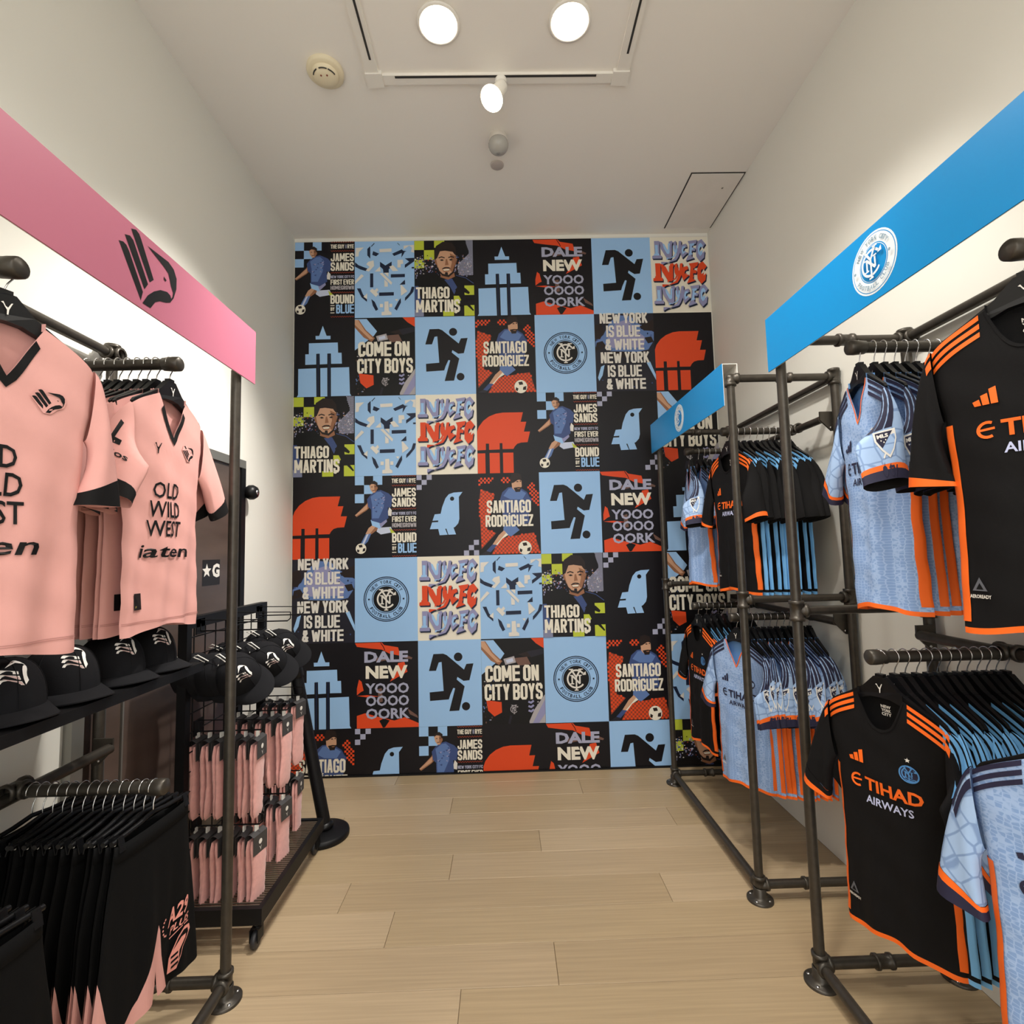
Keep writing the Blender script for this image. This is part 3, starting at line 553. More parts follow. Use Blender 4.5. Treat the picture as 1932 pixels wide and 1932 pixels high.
for i, (x, y, lb) in enumerate(((-0.238, 2.068, 'round recessed downlight glowing, left of the two inside the track frame'), (0.339, 2.06, 'round recessed downlight glowing, right of the two inside the track frame'))):
    t = root('downlight', (x, y, ZC), 0, lb, 'light', 'downlights in the track frame')
    MB().lathe([(.083, -.001), (.095, -.003), (.095, -.009), (.083, -.012), (.078, -.004)], M_white, 32).build('trim_ring', t)
    MB().lathe([(0, -.022), (.04, -.02), (.068, -.014), (.08, -.005)], M_emit, 32).build('lens', t)
t = root('spot_light', (0.034, 2.325, ZC - .014), 0, 'white track spot lamp with a bright round face tilted down', 'light')
MB().lathe([(.028, 0), (.03, -.012), (.02, -.022), (.0, -.022)], M_white, 20).build('mount', t)
p0 = Vector((.004, .006, -.03)); p1 = Vector((-.062, -.062, -.178)); dr = (p1 - p0).normalized()
mb = MB(); mb.tube([(0, 0, -.012), p0 + dr * .03], .012, M_white, 10)
mb.build('stem', t)
mb = MB(); mb.lathe([(0, -.005), (.030, 0), (.032, .012), (.032, .085), (.036, .10), (.056, .128), (.058, .134), (.056, .136)], M_white, 28, p0, dr); mb.build('lamp_head', t)
mb = MB(); mb.lathe([(0, .139), (.05, .139), (.0555, .133)], M_emit, 28, p0, dr); mb.build('lamp_face', t)
t = root('smoke_detector', (-.807, 2.285, ZC), 0, 'cream round smoke detector on the ceiling beside the track frame', 'detector')
MB().lathe([(.085, 0), (.086, -.014), (.078, -.02), (.06, -.022)], M_cream, 32).build('base', t)
MB().lathe([(.062, -.02), (.06, -.03), (.052, -.04), (.03, -.047), (0, -.048)], M_cream, 32).build('dome', t)
for a0 in (200, 255, 300):
    mb = MB(); mb.tube([(.0535 * math.cos(rad(a0 + i * 8)), .0535 * math.sin(rad(a0 + i * 8)), -.039) for i in range(6)], .003, M_slot, 6); mb.build('vent_slot', t)
for a0 in (40, 130): MB().lathe([(0, -.049), (.004, -.049), (.005, -.046)], mat('red_dot', '8a4030', .5), 8, (.02 * math.cos(rad(a0)), -.022, 0)).build('indicator', t)
t = root('motion_sensor', (.017, 2.69, ZC), 0, 'grey ball motion sensor hanging under the ceiling behind the spot lamp', 'sensor')
MB().lathe([(.052, 0), (.053, -.016), (.048, -.028), (.043, -.031)], mat('sensor_white', 'cfc9c0', .4), 28).build('base', t)
MB().lathe([(.044, -.030)] + [(.056 * math.cos(rad(a)), -.048 + .050 * math.sin(rad(a))) for a in range(30, -91, -12)], mat('sensor_lens', 'a9a7a2', .18), 28).build('ball', t)
MB().lathe([(0, -.0995), (.009, -.099), (.012, -.095)], mat('sensor_dot', '8a8784', .3), 12).build('lens_tip', t)
t = MB().lathe([(0, -.007), (.036, -.007), (.04, -.004), (.04, 0)], mat('cover_plate', 'b9b0aa', .5), 28).build('cover_plate')
t.location = (.008, 2.896, ZC); tag(t, 'small flat round cover plate on the ceiling behind the ball sensor', 'cover plate')
t = root('access_panel', (1.385, 3.25, ZC), 0, 'square access panel in the ceiling corner above the mural', 'panel')
MB().box((-.163, -.265, -.006), (.163, .265, 0), mat('access_paint', 'e6e1d9', 0.8, var=.03, vscale=6)).build('door', t)
for a, b in (((-.171, -.273, -.003), (.171, -.265, 0)), ((-.171, -.265, -.003), (-.163, .273, 0)), ((.163, -.265, -.003), (.171, .273, 0))):
    MB().box(a, b, M_slot).build('gap_strip', t)
mb = MB(); mb.lathe([(0, -.008), (.006, -.008), (.007, -.006)], M_alu, 10, (.08, -.14, 0)); mb.build('key_lock', t)

# ------------------------------------------------------------------ pipe racks
PR = 0.0175
def pipe(par, a, b, r=PR, nm='pipe'): return MB().tube([a, b], r, M_pipe, 14).build(nm, par)
def fitting(par, c, dirs, r=0.022, l=0.036):
    mb = MB(); c = Vector(c); mb.lathe([(r * math.cos(rad(a)), r * math.sin(rad(a))) for a in range(-90, 91, 15)], M_pipe, 14, c)
    for d in dirs:
        d = Vector(d); mb.lathe([(r, 0), (r, l * .62), (r * 1.16, l * .66), (r * 1.16, l), (r * .8, l)], M_pipe, 14, c, d)
    return mb.build('pipe_fitting', par)
def flange(par, x, y, nm='floor_flange'):
    f = MB().lathe([(PR + .004, .052), (PR + .008, .05), (PR + .008, .02), (PR + .014, .012), (.050, .010), (.053, .008), (.053, 0)], M_pipe, 28, (x, y, 0)).build(nm, par)
    for a in (45, 135, 225, 315):
        MB().lathe([(0, .013), (.005, .012), (.006, .010)], M_chrome, 8, (x + .039 * math.cos(rad(a)), y + .039 * math.sin(rad(a)), 0)).build('screw', f)
def rod(par, xt, xw, y, z, cap=True):
    o = pipe(par, (xt, y, z), (xw, y, z), .0168, 'hang_rod'); s = 1 if xt > xw else -1
    c = MB().lathe([(0, .022), (.018, .021), (.022, .017), (.0225, 0), (.02, -.03), (.017, -.032)], M_pipe, 18, (xt, y, z), (s, 0, 0)).build('end_cap', par)
    return o
def bracket(par, xw, xr, y, z):
    mb = MB(); s = 1 if xr > xw else -1
    q = [(xw, z + .035), (xr + s * .012, z + .035), (xr + s * .012, z - .005), (xw + s * .018, z - .055), (xw, z - .055)]
    n = len(q); vs = [(x, y - .004, zz) for x, zz in q] + [(x, y + .004, zz) for x, zz in q]
    mb.add(vs, [tuple(range(n)), tuple(range(n, 2 * n))[::-1]] + [(i, n + i, n + (i + 1) % n, (i + 1) % n) for i in range(n)], M_pipe)
    b = mb.build('bracket', par)
    MB().lathe([(0, -.006), (.004, -.006), (.005, -.004)], M_chrome, 8, (xw + s * .02, y, z - .04), (0, 1, 0)).build('screw', b)
def sign(par, xf, y0, y1, z0, z1, s, face, side):
    """bent sheet sign: face towards the aisle (s = direction of the aisle), white returns behind"""
    mb = MB(); mb.box((min(xf, xf + s * .003), y0, z0), (max(xf, xf + s * .003), y1, z1), face); o = mb.build('sign_panel', par)
    mb = MB(); bx = xf - s * .07
    mb.box((min(xf, bx), y0, z1 - .003), (max(xf, bx), y1, z1), side); mb.box((min(bx, bx + s * .003), y0, z1 - .06), (max(bx, bx + s * .003), y1, z1 - .003), side); mb.box((min(xf, xf - s * .002), y0, z0), (max(xf, xf - s * .002), y1, z1 - .003), side)
    mb.build('sign_return', par); return o
def rack(label, xf, xw, y0, y1, near, far, rail_z, low_z, top_far=True, mid=1.26, wall_far=None):
    """free-standing pipe frame against a wall; x of the aisle posts, x of the wall posts, y of its two ends"""
    o = root('clothes_rack', (xf, (y0 + y1) / 2, 0), 0, label, 'rack', None); s = -1 if xf < xw else 1
    L = lambda x, y, z: (x - xf, y - (y0 + y1) / 2, z)
    mv = lambda mb: mb
    R = type('R', (), {})(); R.o = o; R.L = L
    ends = [y for y, k in ((y0, near), (y1, far)) if k]
    for y in (y0, y1):
        pipe(o, L(xf, y, .02), L(xf, y, 2.262 if (y == y0 or top_far) else 2.19), PR, 'post'); pipe(o, L(xw, y, .02), L(xw, y, 2.27), PR, 'post')
        flange(o, *L(xf, y, 0)[:2]); flange(o, *L(xw, y, 0)[:2])
        e = 1 if y == y0 else -1
        pipe(o, L(xf, y, .062), L(xw, y, .062)); fitting(o, L(xf, y, .062), [(0, 0, 1), (-s, 0, 0), (0, e, 0)]); 
        fitting(o, L((xf + xw) / 2 + s * .02, y, .062), [(1, 0, 0), (-1, 0, 0)], .021, .03)
        if top_far or y == y0:
            pipe(o, L(xf, y, 2.262), L(xw, y, 2.262)); fitting(o, L(xf, y, 2.262), [(0, 0, -1), (-s, 0, 0)])
            fitting(o, L((xf + xw) / 2 - s * .01, y, 2.262), [(1, 0, 0), (-1, 0, 0)], .021, .03)
        fitting(o, L(xw, y, 2.262), [(0, 0, -1), (s, 0, 0), (0, e, 0), (0, 0, .6)])
        if mid:
            pipe(o, L(xf, y, mid), L(xw, y, mid), PR * .92); fitting(o, L(xf, y, mid), [(0, 0, 1), (0, 0, -1), (-s, 0, 0)]); fitting(o, L(xw, y, mid), [(0, 0, 1), (0, 0, -1), (s, 0, 0)])
    pipe(o, L(xf, y0, .062), L(xf, y1, .062)); pipe(o, L(xw, y0, 2.262), L(xw, y1, 2.262))
    for z in (rail_z, low_z):
        xr = xw + s * .055
        pipe(o, L(xr, y0 + .02, z), L(xr, y1 - .02, z), PR, 'hang_rail')
        for y in (y0 + .02, y1 - .02): bracket(o, L(xw, y, z)[0], L(xr, y, z)[0], L(xw, y, z)[1], z)
    R.xr = xw + s * .055; return R
def rack_rod(R, xt, y, z):
    a = R.L(xt, y, z); b = R.L(R.xr, y, z); o = rod(R.o, a[0], b[0], a[1], z)
    s = 1 if a[0] > b[0] else -1
    fitting(R.o, (b[0], a[1], z + .005), [(s, 0, 0), (0, 1, 0), (0, -1, 0)], .022, .034)
RL = rack('black pipe clothes rack against the left wall under the long pink sign', -.983, -1.440, .72, 1.862, True, True, 2.10, .85, top_far=False, mid=None)
RN = rack('nearer black pipe clothes rack on the right under the long blue sign', 1.05, 1.53, .72, 1.845, True, True, 2.10, 1.165)
RB = rack('farther black pipe clothes rack on the right by the mural under a short blue sign', 1.05, 1.53, 2.262, 3.345, True, True, 2.07, 1.15)
for R, xt, y, z in ((RL, -1.0, 1.02, 2.105), (RL, -1.0, 1.535, 2.095), (RL, -.987, 1.5, .862), (RL, -.985, 1.0, .862), (RN, 1.08, 1.0, 2.10), (RN, 1.085, 1.5, 2.095), (RN, 1.075, 1.5, 1.165), (RN, 1.08, 1.0, 1.165), (RB, 1.12, 2.5, 2.07), (RB, 1.12, 3.02, 2.07), (RB, 1.11, 2.5, 1.15), (RB, 1.12, 3.02, 1.15)):
    rack_rod(R, xt, y, z)
sp = sign(RL.o, 0.027, .62 - 1.291, 1.945 - 1.291, 2.168, 2.376, 1, M_pinkband, M_white); sp['label'] = 'pink sign with a black eagle head'
A = Art(lambda u, v, n: (.0302 + n * .0002, u, v)); eagle(A, 1.352 - 1.291, 2.272, 1.0, M_black); A.build('emblem', sp)
sp = sign(RN.o, -.027, .62 - 1.2825, 1.878 - 1.2825, 2.155, 2.36, -1, M_blueband, M_white); sp['label'] = 'long bright blue sign with a white round crest'
M_pw = mat('sign_white', 'dfe6ea', .35)
def crest_on(sp, x, y, z, r):
    A = Art(lambda u, v, n: (x - n * .0002, y - u, z + v)); A.crest(0, 0, r, M_pw, M_blueband, M_blueband, M_pw, M_blueband)
    A2 = Art(lambda u, v, n: (x - n * .0002, y - u, z + v)); A2.disc(0, 0, r, M_pw, n=40); A2.disc(0, 0, r * .94, M_blueband, n=40); A2.disc(0, 0, r * .915, M_pw, n=40)
    A2.disc(0, 0, r * .62, M_blueband, n=36); A2.disc(0, 0, r * .59, M_pw, n=36); A2.disc(0, 0, r * .57, M_blueband, n=36); g = mat('sign_grey', '7f98a8', .4)
    A2.arctext('NEW YORK CITY', 0, 0, r * .77, r * .14, 90, 125, g); A2.arctext('FOOTBALL CLUB', 0, 0, r * .77, r * .14, 270, 125, g, True); A2.disc(-r * .76, 0, r * .05, g, n=10); A2.disc(r * .76, 0, r * .05, g, n=10)
    A2.monogram(0, 0, r * .46, M_pw); A2.build('emblem', sp)
crest_on(sp, -.0302, 1.312 - 1.2825, 2.257, .084)
sp = sign(RB.o, -.027, 2.275 - 2.8035, 3.425 - 2.8035, 2.14, 2.338, -1, M_blueband, M_white); sp['label'] = 'short bright blue sign with a white round crest'
crest_on(sp, -.0302, 2.862 - 2.8035, 2.238, .077)
# ------------------------------------------------------------------ hangers and jerseys
def lerp(a, b, t): return a + (b - a) * t
def interp(tab, x):
    for (a, u), (b, v) in zip(tab, tab[1:]):
        if (x - a) * (x - b) <= 0: return u + (v - u) * (x - a) / (b - a) if a != b else u
    return tab[0][1] if abs(x - tab[0][0]) < abs(x - tab[-1][0]) else tab[-1][1]
PUMA = [(-.5, .35), (-.3, .45), (-.1, .1), (.1, .0), (.35, .45), (.5, .5), (.4, .3), (.2, -.15), (.15, -.6), (.02, -.6), (.02, -.2), (-.15, .0), (-.3, .25)]
def hanger_parts(t, logo=True):
    hk = [(.0205 * math.cos(rad(a)), 0, .0205 * math.sin(rad(a)) - .001) for a in range(195, -50, -18)] + [(.004, 0, -.034), (0, 0, -.046), (0, 0, -.062)]
    mb = MB(); mb.tube(hk, .0017, M_chrome, 6); mb.build('hook', t)
    top = [(0, -.058), (.016, -.058), (.024, -.066), (.05, -.092), (.10, -.122), (.150, -.150), (.158, -.160)]
    bot = [(.152, -.172), (.10, -.150), (.055, -.128), (.028, -.118), (0, -.116)]
    half = top + bot; out = half + [(-x, z) for x, z in half[::-1] if x > 1e-6]
    th = lambda x: .004 + .006 * (1 - abs(x) / .16)
    tri = tessellate_polygon([[Vector((x, z, 0)) for x, z in out]]); n = len(out)
    vs = [(x, -th(x), z) for x, z in out] + [(x, th(x), z) for x, z in out]
    fs = [tuple(f) for f in tri] + [tuple(i + n for i in f[::-1]) for f in tri] + [(i, n + i, n + (i + 1) % n, (i + 1) % n) for i in range(n)]
    MB().add(vs, fs, M_blackp).build('body', t)
    MB().box((-.011, -.008, -.062), (.011, .008, -.050), M_blackp).build('size_clip', t)
    if logo:
        A = Art(lambda u, v, n_: (u * .02, -.0108 - n_ * .0002, -.088 + v * .024)); A.poly(PUMA, M_white); A.build('logo', t)
def make_shirt(style, seed, T, droop, twist=0.0, curl=0.0, detail=True):
    plain = style == 'black_plain'; style = 'black_sky' if plain else style
    """returns the parts of one jersey as (name, mesh); the rod runs along y through the origin, the front is -y"""
    r = random.Random(seed); parts = []
    body = dict(pink=M_pink, blue=M_jblue, black_orange=M_blk, black_sky=M_blk)[style]
    back = dict(pink=M_pink, blue=M_jback, black_orange=M_blk, black_sky=M_blk)[style]
    slv = dict(pink=M_pink, blue=M_jslv, black_orange=M_blk, black_sky=M_blk)[style]
    trim = dict(pink=M_blk, blue=M_org, black_orange=M_org, black_sky=M_sky)[style]
    ZH = -.790
    HW = [(-.05, .168), (-.26, .163), (-.33, .150), (-.50, .143), (-.79, .150)]
    hw = lambda z: interp(HW, z)
    ph = [r.uniform(0, 6.28) for _ in range(6)]; am = [r.uniform(.5, 1) for _ in range(3)]
    A0 = .0035 if T < .013 else .006
    def fold(x, z):
        g = min(1, max(0, (-z - .22) / .35)) * (0.35 + .65 * min(1, (-z) / .79))
        return A0 * g * (am[0] * math.sin(38 * x + 3 * z + ph[0]) + am[1] * math.sin(64 * x - 5 * z + ph[1]) + .9 * am[2] * math.sin(17 * x + 2 * z + ph[2])) + (.0016 if T > .013 else .0006) * math.sin(60 * z + 30 * x + ph[3])
    def thick(x, z):
        a = min(1, abs(x / hw(z))); return (T * (.55 + .45 * min(1, max(0, (-z - .1) / .25)))) * math.sqrt(max(0, 1 - a ** 2.6)) + .0035 * max(0, 1 - a ** 8)
    yf = lambda x, z: -thick(x, z) + fold(x, z)
    yb = lambda x, z: thick(x, z) + fold(x, z)
    NECK = .062
    def ztop(x, front):
        a = abs(x)
        if a < NECK:
            if style == 'pink' or style == 'blue': return (-.232 + (a / NECK) ** 1.05 * .122) if front else (-.128 + (a / NECK) ** 2 * .018)
            return (-.205 + (a / NECK) ** 2.4 * .095) if front else (-.128 + (a / NECK) ** 2 * .018)
        u = (a - NECK) / (.168 - NECK); return -.110 - .052 * u - .012 * u ** 4
    def zhem(x): return ZH + .010 * math.cos(x * 20) - .006
    cols = [-1 + 2 * i / 32 for i in range(33)]; NR = 24
    def panel(front):
        P_ = []
        for i in range(NR + 1):
            row = []
            for a in cols:
                x0 = a * .168; zt = ztop(x0, front); zb = zhem(x0); t = i / NR
                if i == NR: z = zb
                elif i == NR - 1: z = zb + .013
                else: z = zt + (zb + .013 - zt) * (i / (NR - 1))
                x = a * hw(z); row.append((x, (yf if front else yb)(x, z), z))
            P_.append(row)
        return P_
    mb = MB(); Pf, Pb = panel(True), panel(False)
    hemmat = trim if style != 'pink' else body
    mb.grid(Pf, body, True, lambda i, j: hemmat if i == NR - 1 else body)
    mb.grid([q[::-1] for q in Pb], back, True, lambda i, j: hemmat if i == NR - 1 else back)
    if style == 'pink':   # stitched hem line
        hs = MB(); xs_ = [a * .148 for a in cols]
        for z in (-.768, -.772): hs.grid([[(x, yf(x, z) - .0012, z) for x in xs_], [(x, yf(x, z - .0016) - .0012, z - .0016) for x in xs_]], mat('pink_seam', 'b57f78', .8))
        parts.append(('hem_seam', hs.mesh('hem_seam')))
    parts.append(('body', mb.mesh('body')))
    # sleeves
    for sd in (-1, 1):
        dv = droop
        O = [(.166, -.166), (.205, -.20), lerp_p((.325, -.405), (.262, -.452), dv)]
        N_ = [(.152, -.335), (.172, -.36), lerp_p((.232, -.470), (.168, -.478), dv)]
        bez = lambda Q, t: tuple((1 - t) ** 2 * Q[0][k] + 2 * t * (1 - t) * Q[1][k] + t * t * Q[2][k] for k in (0, 1))
        sp_ = [r.uniform(0, 6.28) for _ in range(3)]; tw = r.uniform(-.012, .012)
        near = sd == (-1 if style == 'pink' else 1); tws = rad(twist) if near else rad(8)
        phi = lambda s, tws=tws: tws * min(1, s * 1.9) ** 1.3
        def S(s, th, off=0.0, O=O, N_=N_, sd=sd, sp_=sp_, tw=tw, phi=phi):
            o_, i_ = bez(O, s), bez(N_, s); cx, cz = (o_[0] + i_[0]) / 2, (o_[1] + i_[1]) / 2
            hx, hz = (o_[0] - i_[0]) / 2, (o_[1] - i_[1]) / 2; l = math.hypot(hx, hz)
            d = lerp(max(T * .75, .008), .016 if T < .013 else .026, s) + off
            k = 1 + off / l; f = A0 * .8 * s * math.sin(3 * th + 6 * s + sp_[0]) + tw * s
            c = math.cos(th); e = math.sin(th); e = e * (abs(e) ** -.25 if abs(e) > .05 else 1)
            p_ = phi(s); cp, sp2 = math.cos(p_), math.sin(p_)
            return (sd * (cx + hx * c * k * cp - hx / l * d * sp2 * e), l * c * k * sp2 + d * cp * e + f + fold(.15, -.33) * (1 - s) * .3, cz + hz * c * k * cp - hz / l * d * sp2 * e)
        ss = [0, .1, .2, .3, .4, .5, .6, .7, .8, .88]; n = 20
        mb = MB(); mb.grid([[S(s, 2 * PI * j / n) for j in range(n + 1)][::(1 if sd < 0 else -1)] for s in ss], slv)
        cuffs = {'pink': [(.88, 1.0, M_blk)], 'blue': [(.88, .925, M_org), (.925, 1.0, M_navy)], 'black_orange': [(.88, .955, M_blk), (.955, 1, M_org)], 'black_sky': [(.88, 1, M_blk)]}[style]
        parts.append(('sleeve', mb.mesh('sleeve')))
        mb = MB()
        for a, b, m in cuffs: mb.grid([[S(s, 2 * PI * j / n, .0012) for j in range(n + 1)][::(1 if sd < 0 else -1)] for s in (a, (a + b) / 2, b)], m)
        # turned-in lining so the opening has thickness
        mb.grid([[S(s, 2 * PI * j / n, o) for j in range(n + 1)][::(-1 if sd < 0 else 1)] for s, o in ((1.0, .0012), (.995, -.003), (.9, -.004))], slv if style == 'pink' else M_blk)
        parts.append(('cuff', mb.mesh('cuff')))
        # three shoulder stripes running from the collar down the sleeve
        if style != 'pink':
            sm = {'blue': M_navy, 'black_orange': M_org, 'black_sky': M_sky}[style]
            mb = MB()
            for k in (0, 1, 2):
                top_, bot_ = [], []
                for i in range(11):
                    x = lerp(.074, .1635, i / 10); zt = ztop(x, True)
                    for o_, L_ in ((-.0055, top_), (.0055, bot_)):
                        z = zt - .004 - .0185 * k - o_ * -1 - (.002 if k == 0 else 0); z = zt - .0065 - .0185 * k - o_
                        L_.append((sd * x, yf(x * sd, z) - .0018, z) if not (k == 0 and o_ > 0) else (sd * x, yf(x * sd, z) - .0018, z))
                mb.grid([bot_, top_] if sd < 0 else [top_, bot_], sm)
                e_ = .12 if plain else (.50 if style != 'black_orange' else .16)
                A_ = [[S(s, -phi(s) + (.10 - k * (.5 - .1 * min(1, phi(s)))) * (1 - .25 * s) + q, .0018) for s in [e_ * i / 7 for i in range(8)]] for q in (-.15, .15)]
                mb.grid(A_ if sd > 0 else A_[::-1], sm)
            parts.append(('stripes', mb.mesh('stripes')))
        if detail and sd == (-1 if style == 'pink' else 1):
            tc = phi(1.0); spn = 1.25 - .45 * min(1, tc)
            if style == 'pink':
                def tfp(u, v, n_, S=S): return S(.62 - v * .5, -tc - u * spn, .0018 + n_ * .0002)
                A = Art(tfp); A.text('L', -.35, .12, .30, .62, M_black, .06); A.text('t Cos', -.85, -.16, .85, -.02, M_black, .02); parts.append(('sleeve_print', A.mesh('sleeve_print')))
            if style in ('blue', 'black_sky') and not plain:
                wh = M_white if style == 'blue' else M_sky
                def tfs(u, v, n_, S=S): return S(.66 - v * .34, -tc + u * spn, .0022 + n_ * .00015)
                A = Art(tfs)
                A.poly([(-.5, .42), (.5, .42), (.52, .05), (.32, -.3), (0, -.52), (-.34, -.28), (-.52, .05)], wh)
                A.poly([(-.42, .35), (.42, .35), (.44, .05), (.27, -.26), (0, -.44), (-.28, -.24), (-.44, .05)], M_jslv if style == 'blue' else M_blk)
                A.poly([(-.42, .35), (.34, .35), (-.28, -.22), (-.44, .05)], M_navy); A.stroke([(.42, .38), (-.34, -.5)], .06, wh); A.text('MLS', -.38, .12, .10, .27, wh, .05)
                for i in range(3): A.disc(-.25 + .1 * i, .03 - .07 * (i % 2), .03, wh, n=6)
                tm = M_navy if style == 'blue' else M_sky
                A.disc(-.42, -.82, .13, tm, n=14); A.poly([(-.42, -.68), (-.36, -.60), (-.38, -.68)], tm); A.text('tv', -.20, -.96, .42, -.66, tm, .02)
                parts.append(('sleeve_patch', A.mesh('sleeve_patch')))
    # side piping wrapping the side seams
    if style != 'pink':
        for sd in (-1, 1):
            mb = MB(); rows = []
            zs = [-.345 - (.435) * i / 16 for i in range(17)]
            for z in zs:
                x1, x2 = hw(z) * .905, hw(z) * .985
                rows.append([(sd * x1, yf(x1 * sd, z) - .0014, z), (sd * x2, yf(x2 * sd, z) - .0016, z), (sd * (hw(z) + .0018), fold(sd * hw(z), z), z), (sd * x2, yb(x2 * sd, z) + .0016, z), (sd * x1, yb(x1 * sd, z) + .0014, z)][::sd])
            mb.grid(rows, trim); parts.append(('side_piping', mb.mesh('side_piping')))
    # collar
    mb = MB()
    xs = [NECK * (-1 + 2 * i / 24) for i in range(25)]
    wd = .019 if style == 'pink' else .007
    cm = {'pink': M_blk, 'blue': M_org, 'black_orange': M_blk, 'black_sky': M_blk}[style]
    def fr(x, d):
        z = ztop(x, True); u = abs(x) / NECK; k = 1 if abs(x) > 1e-4 else 0
        xx = x + (math.copysign(d * .55, x) if k else 0) * (1 - .3 * u); zz = z - d * (.75 if k else 1.25); return (xx, yf(xx, zz) - .0022, zz)
    top = [x for x in xs if abs(x) < NECK * (.80 if style == 'pink' else 1.01)]
    mb.grid([[fr(x, 0) for x in top], [fr(x, wd * .5) for x in top], [fr(x, wd) for x in top]], cm)
    parts.append(('collar_trim', mb.mesh('collar_trim')))
    mb = MB(); bc = M_pink if style == 'pink' else (M_jback if style == 'blue' else M_blk)
    mb.grid([[(x * 1.03, yb(x, ztop(x, False)) * (1 if abs(x) < NECK * .9 else .3) + .001, ztop(x, False) + h) for x in xs] for h in (.014 if style == 'pink' else .010, 0)], bc)
    for sd in (-1, 1):   # stand of the collar beside the neck
        q = [i / 6 for i in range(7)]
        mb.grid([[(sd * (NECK + .001 - .004 * math.sin(PI * t)), lerp(yf(NECK * .95, -.115), yb(NECK * .95, -.115), t), -.112 + h) for t in q][::sd] for h in (.014, -.003)], bc)
    parts.append(('collar_band', mb.mesh('collar_band')))
    # prints on the chest
    if detail:
        def tfc(u, v, n_): return (u, yf(u, v) - .0021 - n_ * .0001, v)
        def pr(nm, fn):
            A = Art(tfc); fn(A); parts.append((nm, A.mesh(nm)))
        if style == 'pink':
            pr('crest', lambda A: eagle(A, .072, -.268, .26, M_black, .05, M_pink))
            pr('maker_logo', lambda A: A.poly([(-.062 + p[0] * .024, -.272 + p[1] * .03) for p in PUMA], M_black))
            def lines(A):
                for s_, z, wdt in (('OLD', -.372, .044), ('WILD', -.428, .054), ('WEST', -.484, .058)): A.text(s_, -wdt - .022, z - .047, wdt - .022, z, M_black, .012)
            pr('chest_print', lines)
            A = Art(lambda u, v, n_: (u, yf(u, v) - .0036, v)); A.text('iaten', -.105, -.592, .060, -.556, M_black, .015, .06); parts.append(('sponsor_print', A.mesh('sponsor_print')))
            def tg(A):
                A.rect(-.118, -.735, -.088, -.690, M_black); A.rect(-.113, -.730, -.093, -.724, mat('tag_gold', '8a7a38', .5)); A.poly([(-.103 + p[0] * .016, -.706 + p[1] * .018) for p in PUMA], mat('tag_grey', '9a9a98', .5))
            pr('hem_tag', tg)
        else:
            pc = {'blue': M_navy, 'black_orange': M_org, 'black_sky': M_sky}[style]; p2 = {'blue': M_navy, 'black_orange': mat('lilac_print', 'b9bfe0', .6), 'black_sky': M_sky}[style]
            def bars(A):
                for x0, h in ((-.092, .010), (-.078, .021), (-.064, .033)): A.poly([(x0, -.316), (x0 + .0115, -.316), (x0 + .0085, -.316 + h + .004), (x0 - .003, -.316 + h)], pc)
            pr('maker_logo', bars)
            def spons(A):
                A.arc(-.074, -.370, .016, 60, 300, .006, pc, 14); A.stroke([(-.090, -.370), (-.062, -.368)], .005, pc); A.text('TIHAD', -.052, -.388, .094, -.353, pc, .03)
            pr('sponsor_print', spons); pr('sponsor_line', lambda A: A.text('AIRWAYS', -.050, -.424, .070, -.402, p2, .02))
            cm_ = {'blue': (M_navy, M_jslv), 'black_orange': (mat('crest_blue', '4f8fce', .6), M_navy), 'black_sky': (M_sky, M_navy)}[style]
            def cre(A):
                A.disc(.066, -.306, .024, cm_[0], n=24); A.disc(.066, -.306, .0205, cm_[1], n=24); A.monogram(.066, -.306, .0185, cm_[0])
            pr('crest', cre)
            pr('star', lambda A: A.poly([(.066 + (.007 if i % 2 == 0 else .003) * math.sin(PI * i / 5), -.268 + (.007 if i % 2 == 0 else .003) * math.cos(PI * i / 5)) for i in range(10)], M_white))
            def pat(A):
                A.poly([(-.128, -.712), (-.100, -.712), (-.114, -.683)], mat('patch_grey', '5d5f66', .5)); A.poly([(-.121, -.709), (-.107, -.709), (-.114, -.695)], M_navy if style == 'blue' else M_blk)
            pr('hem_patch', pat); pr('hem_lettering', lambda A: A.text('AEROREADY', -.134, -.728, -.094, -.720, M_white, .03))
        if style == 'black_orange':
            A = Art(lambda u, v, n_: (u, yb(u, v) - .003 - n_ * .0002, v))
            for i, s_ in enumerate(('NEW', 'YORK', 'CITY')): A.text(s_, -.014, -.150 - i * .011, .014, -.141 - i * .011, M_white, .04)
            parts.append(('neck_print', A.mesh('neck_print')))
    if curl:
        sdn = -1 if style == 'pink' else 1; sm_ = lambda t: (lambda q: q * q * (3 - 2 * q))(min(1, max(0, t)))
        for nm, me in parts:
            slv_ = nm in ('sleeve', 'cuff', 'sleeve_patch', 'sleeve_print', 'stripes')
            for v in me.vertices:
                if slv_:
                    u = v.co.x * sdn - .15
                    if u > 0: v.co.y -= .042 * sm_(u / .06) * min(1, curl / 40); v.co.x -= sdn * u * .25
                    continue
                u = v.co.x * sdn - .015
                if u > 0:
                    b = rad(curl) * sm_((-v.co.z - .15) / .28) * sm_(u / .06); v.co.x = sdn * (.015 + u * math.cos(b)); v.co.y += u * math.sin(b)
            me.update()
    return parts
def lerp_p(a, b, t): return (lerp(a[0], b[0], t), lerp(a[1], b[1], t))
_protos = {}
def garment(name, key, maker, loc, rz, label, cat, group):
    """first use builds the thing and its parts; later uses are copies sharing mesh data"""
    if key not in _protos: _protos[key] = maker()
    t = root(name, loc, rz, label, cat, group)
    for nm, me in _protos[key]: link(nm, me, t)
    return t
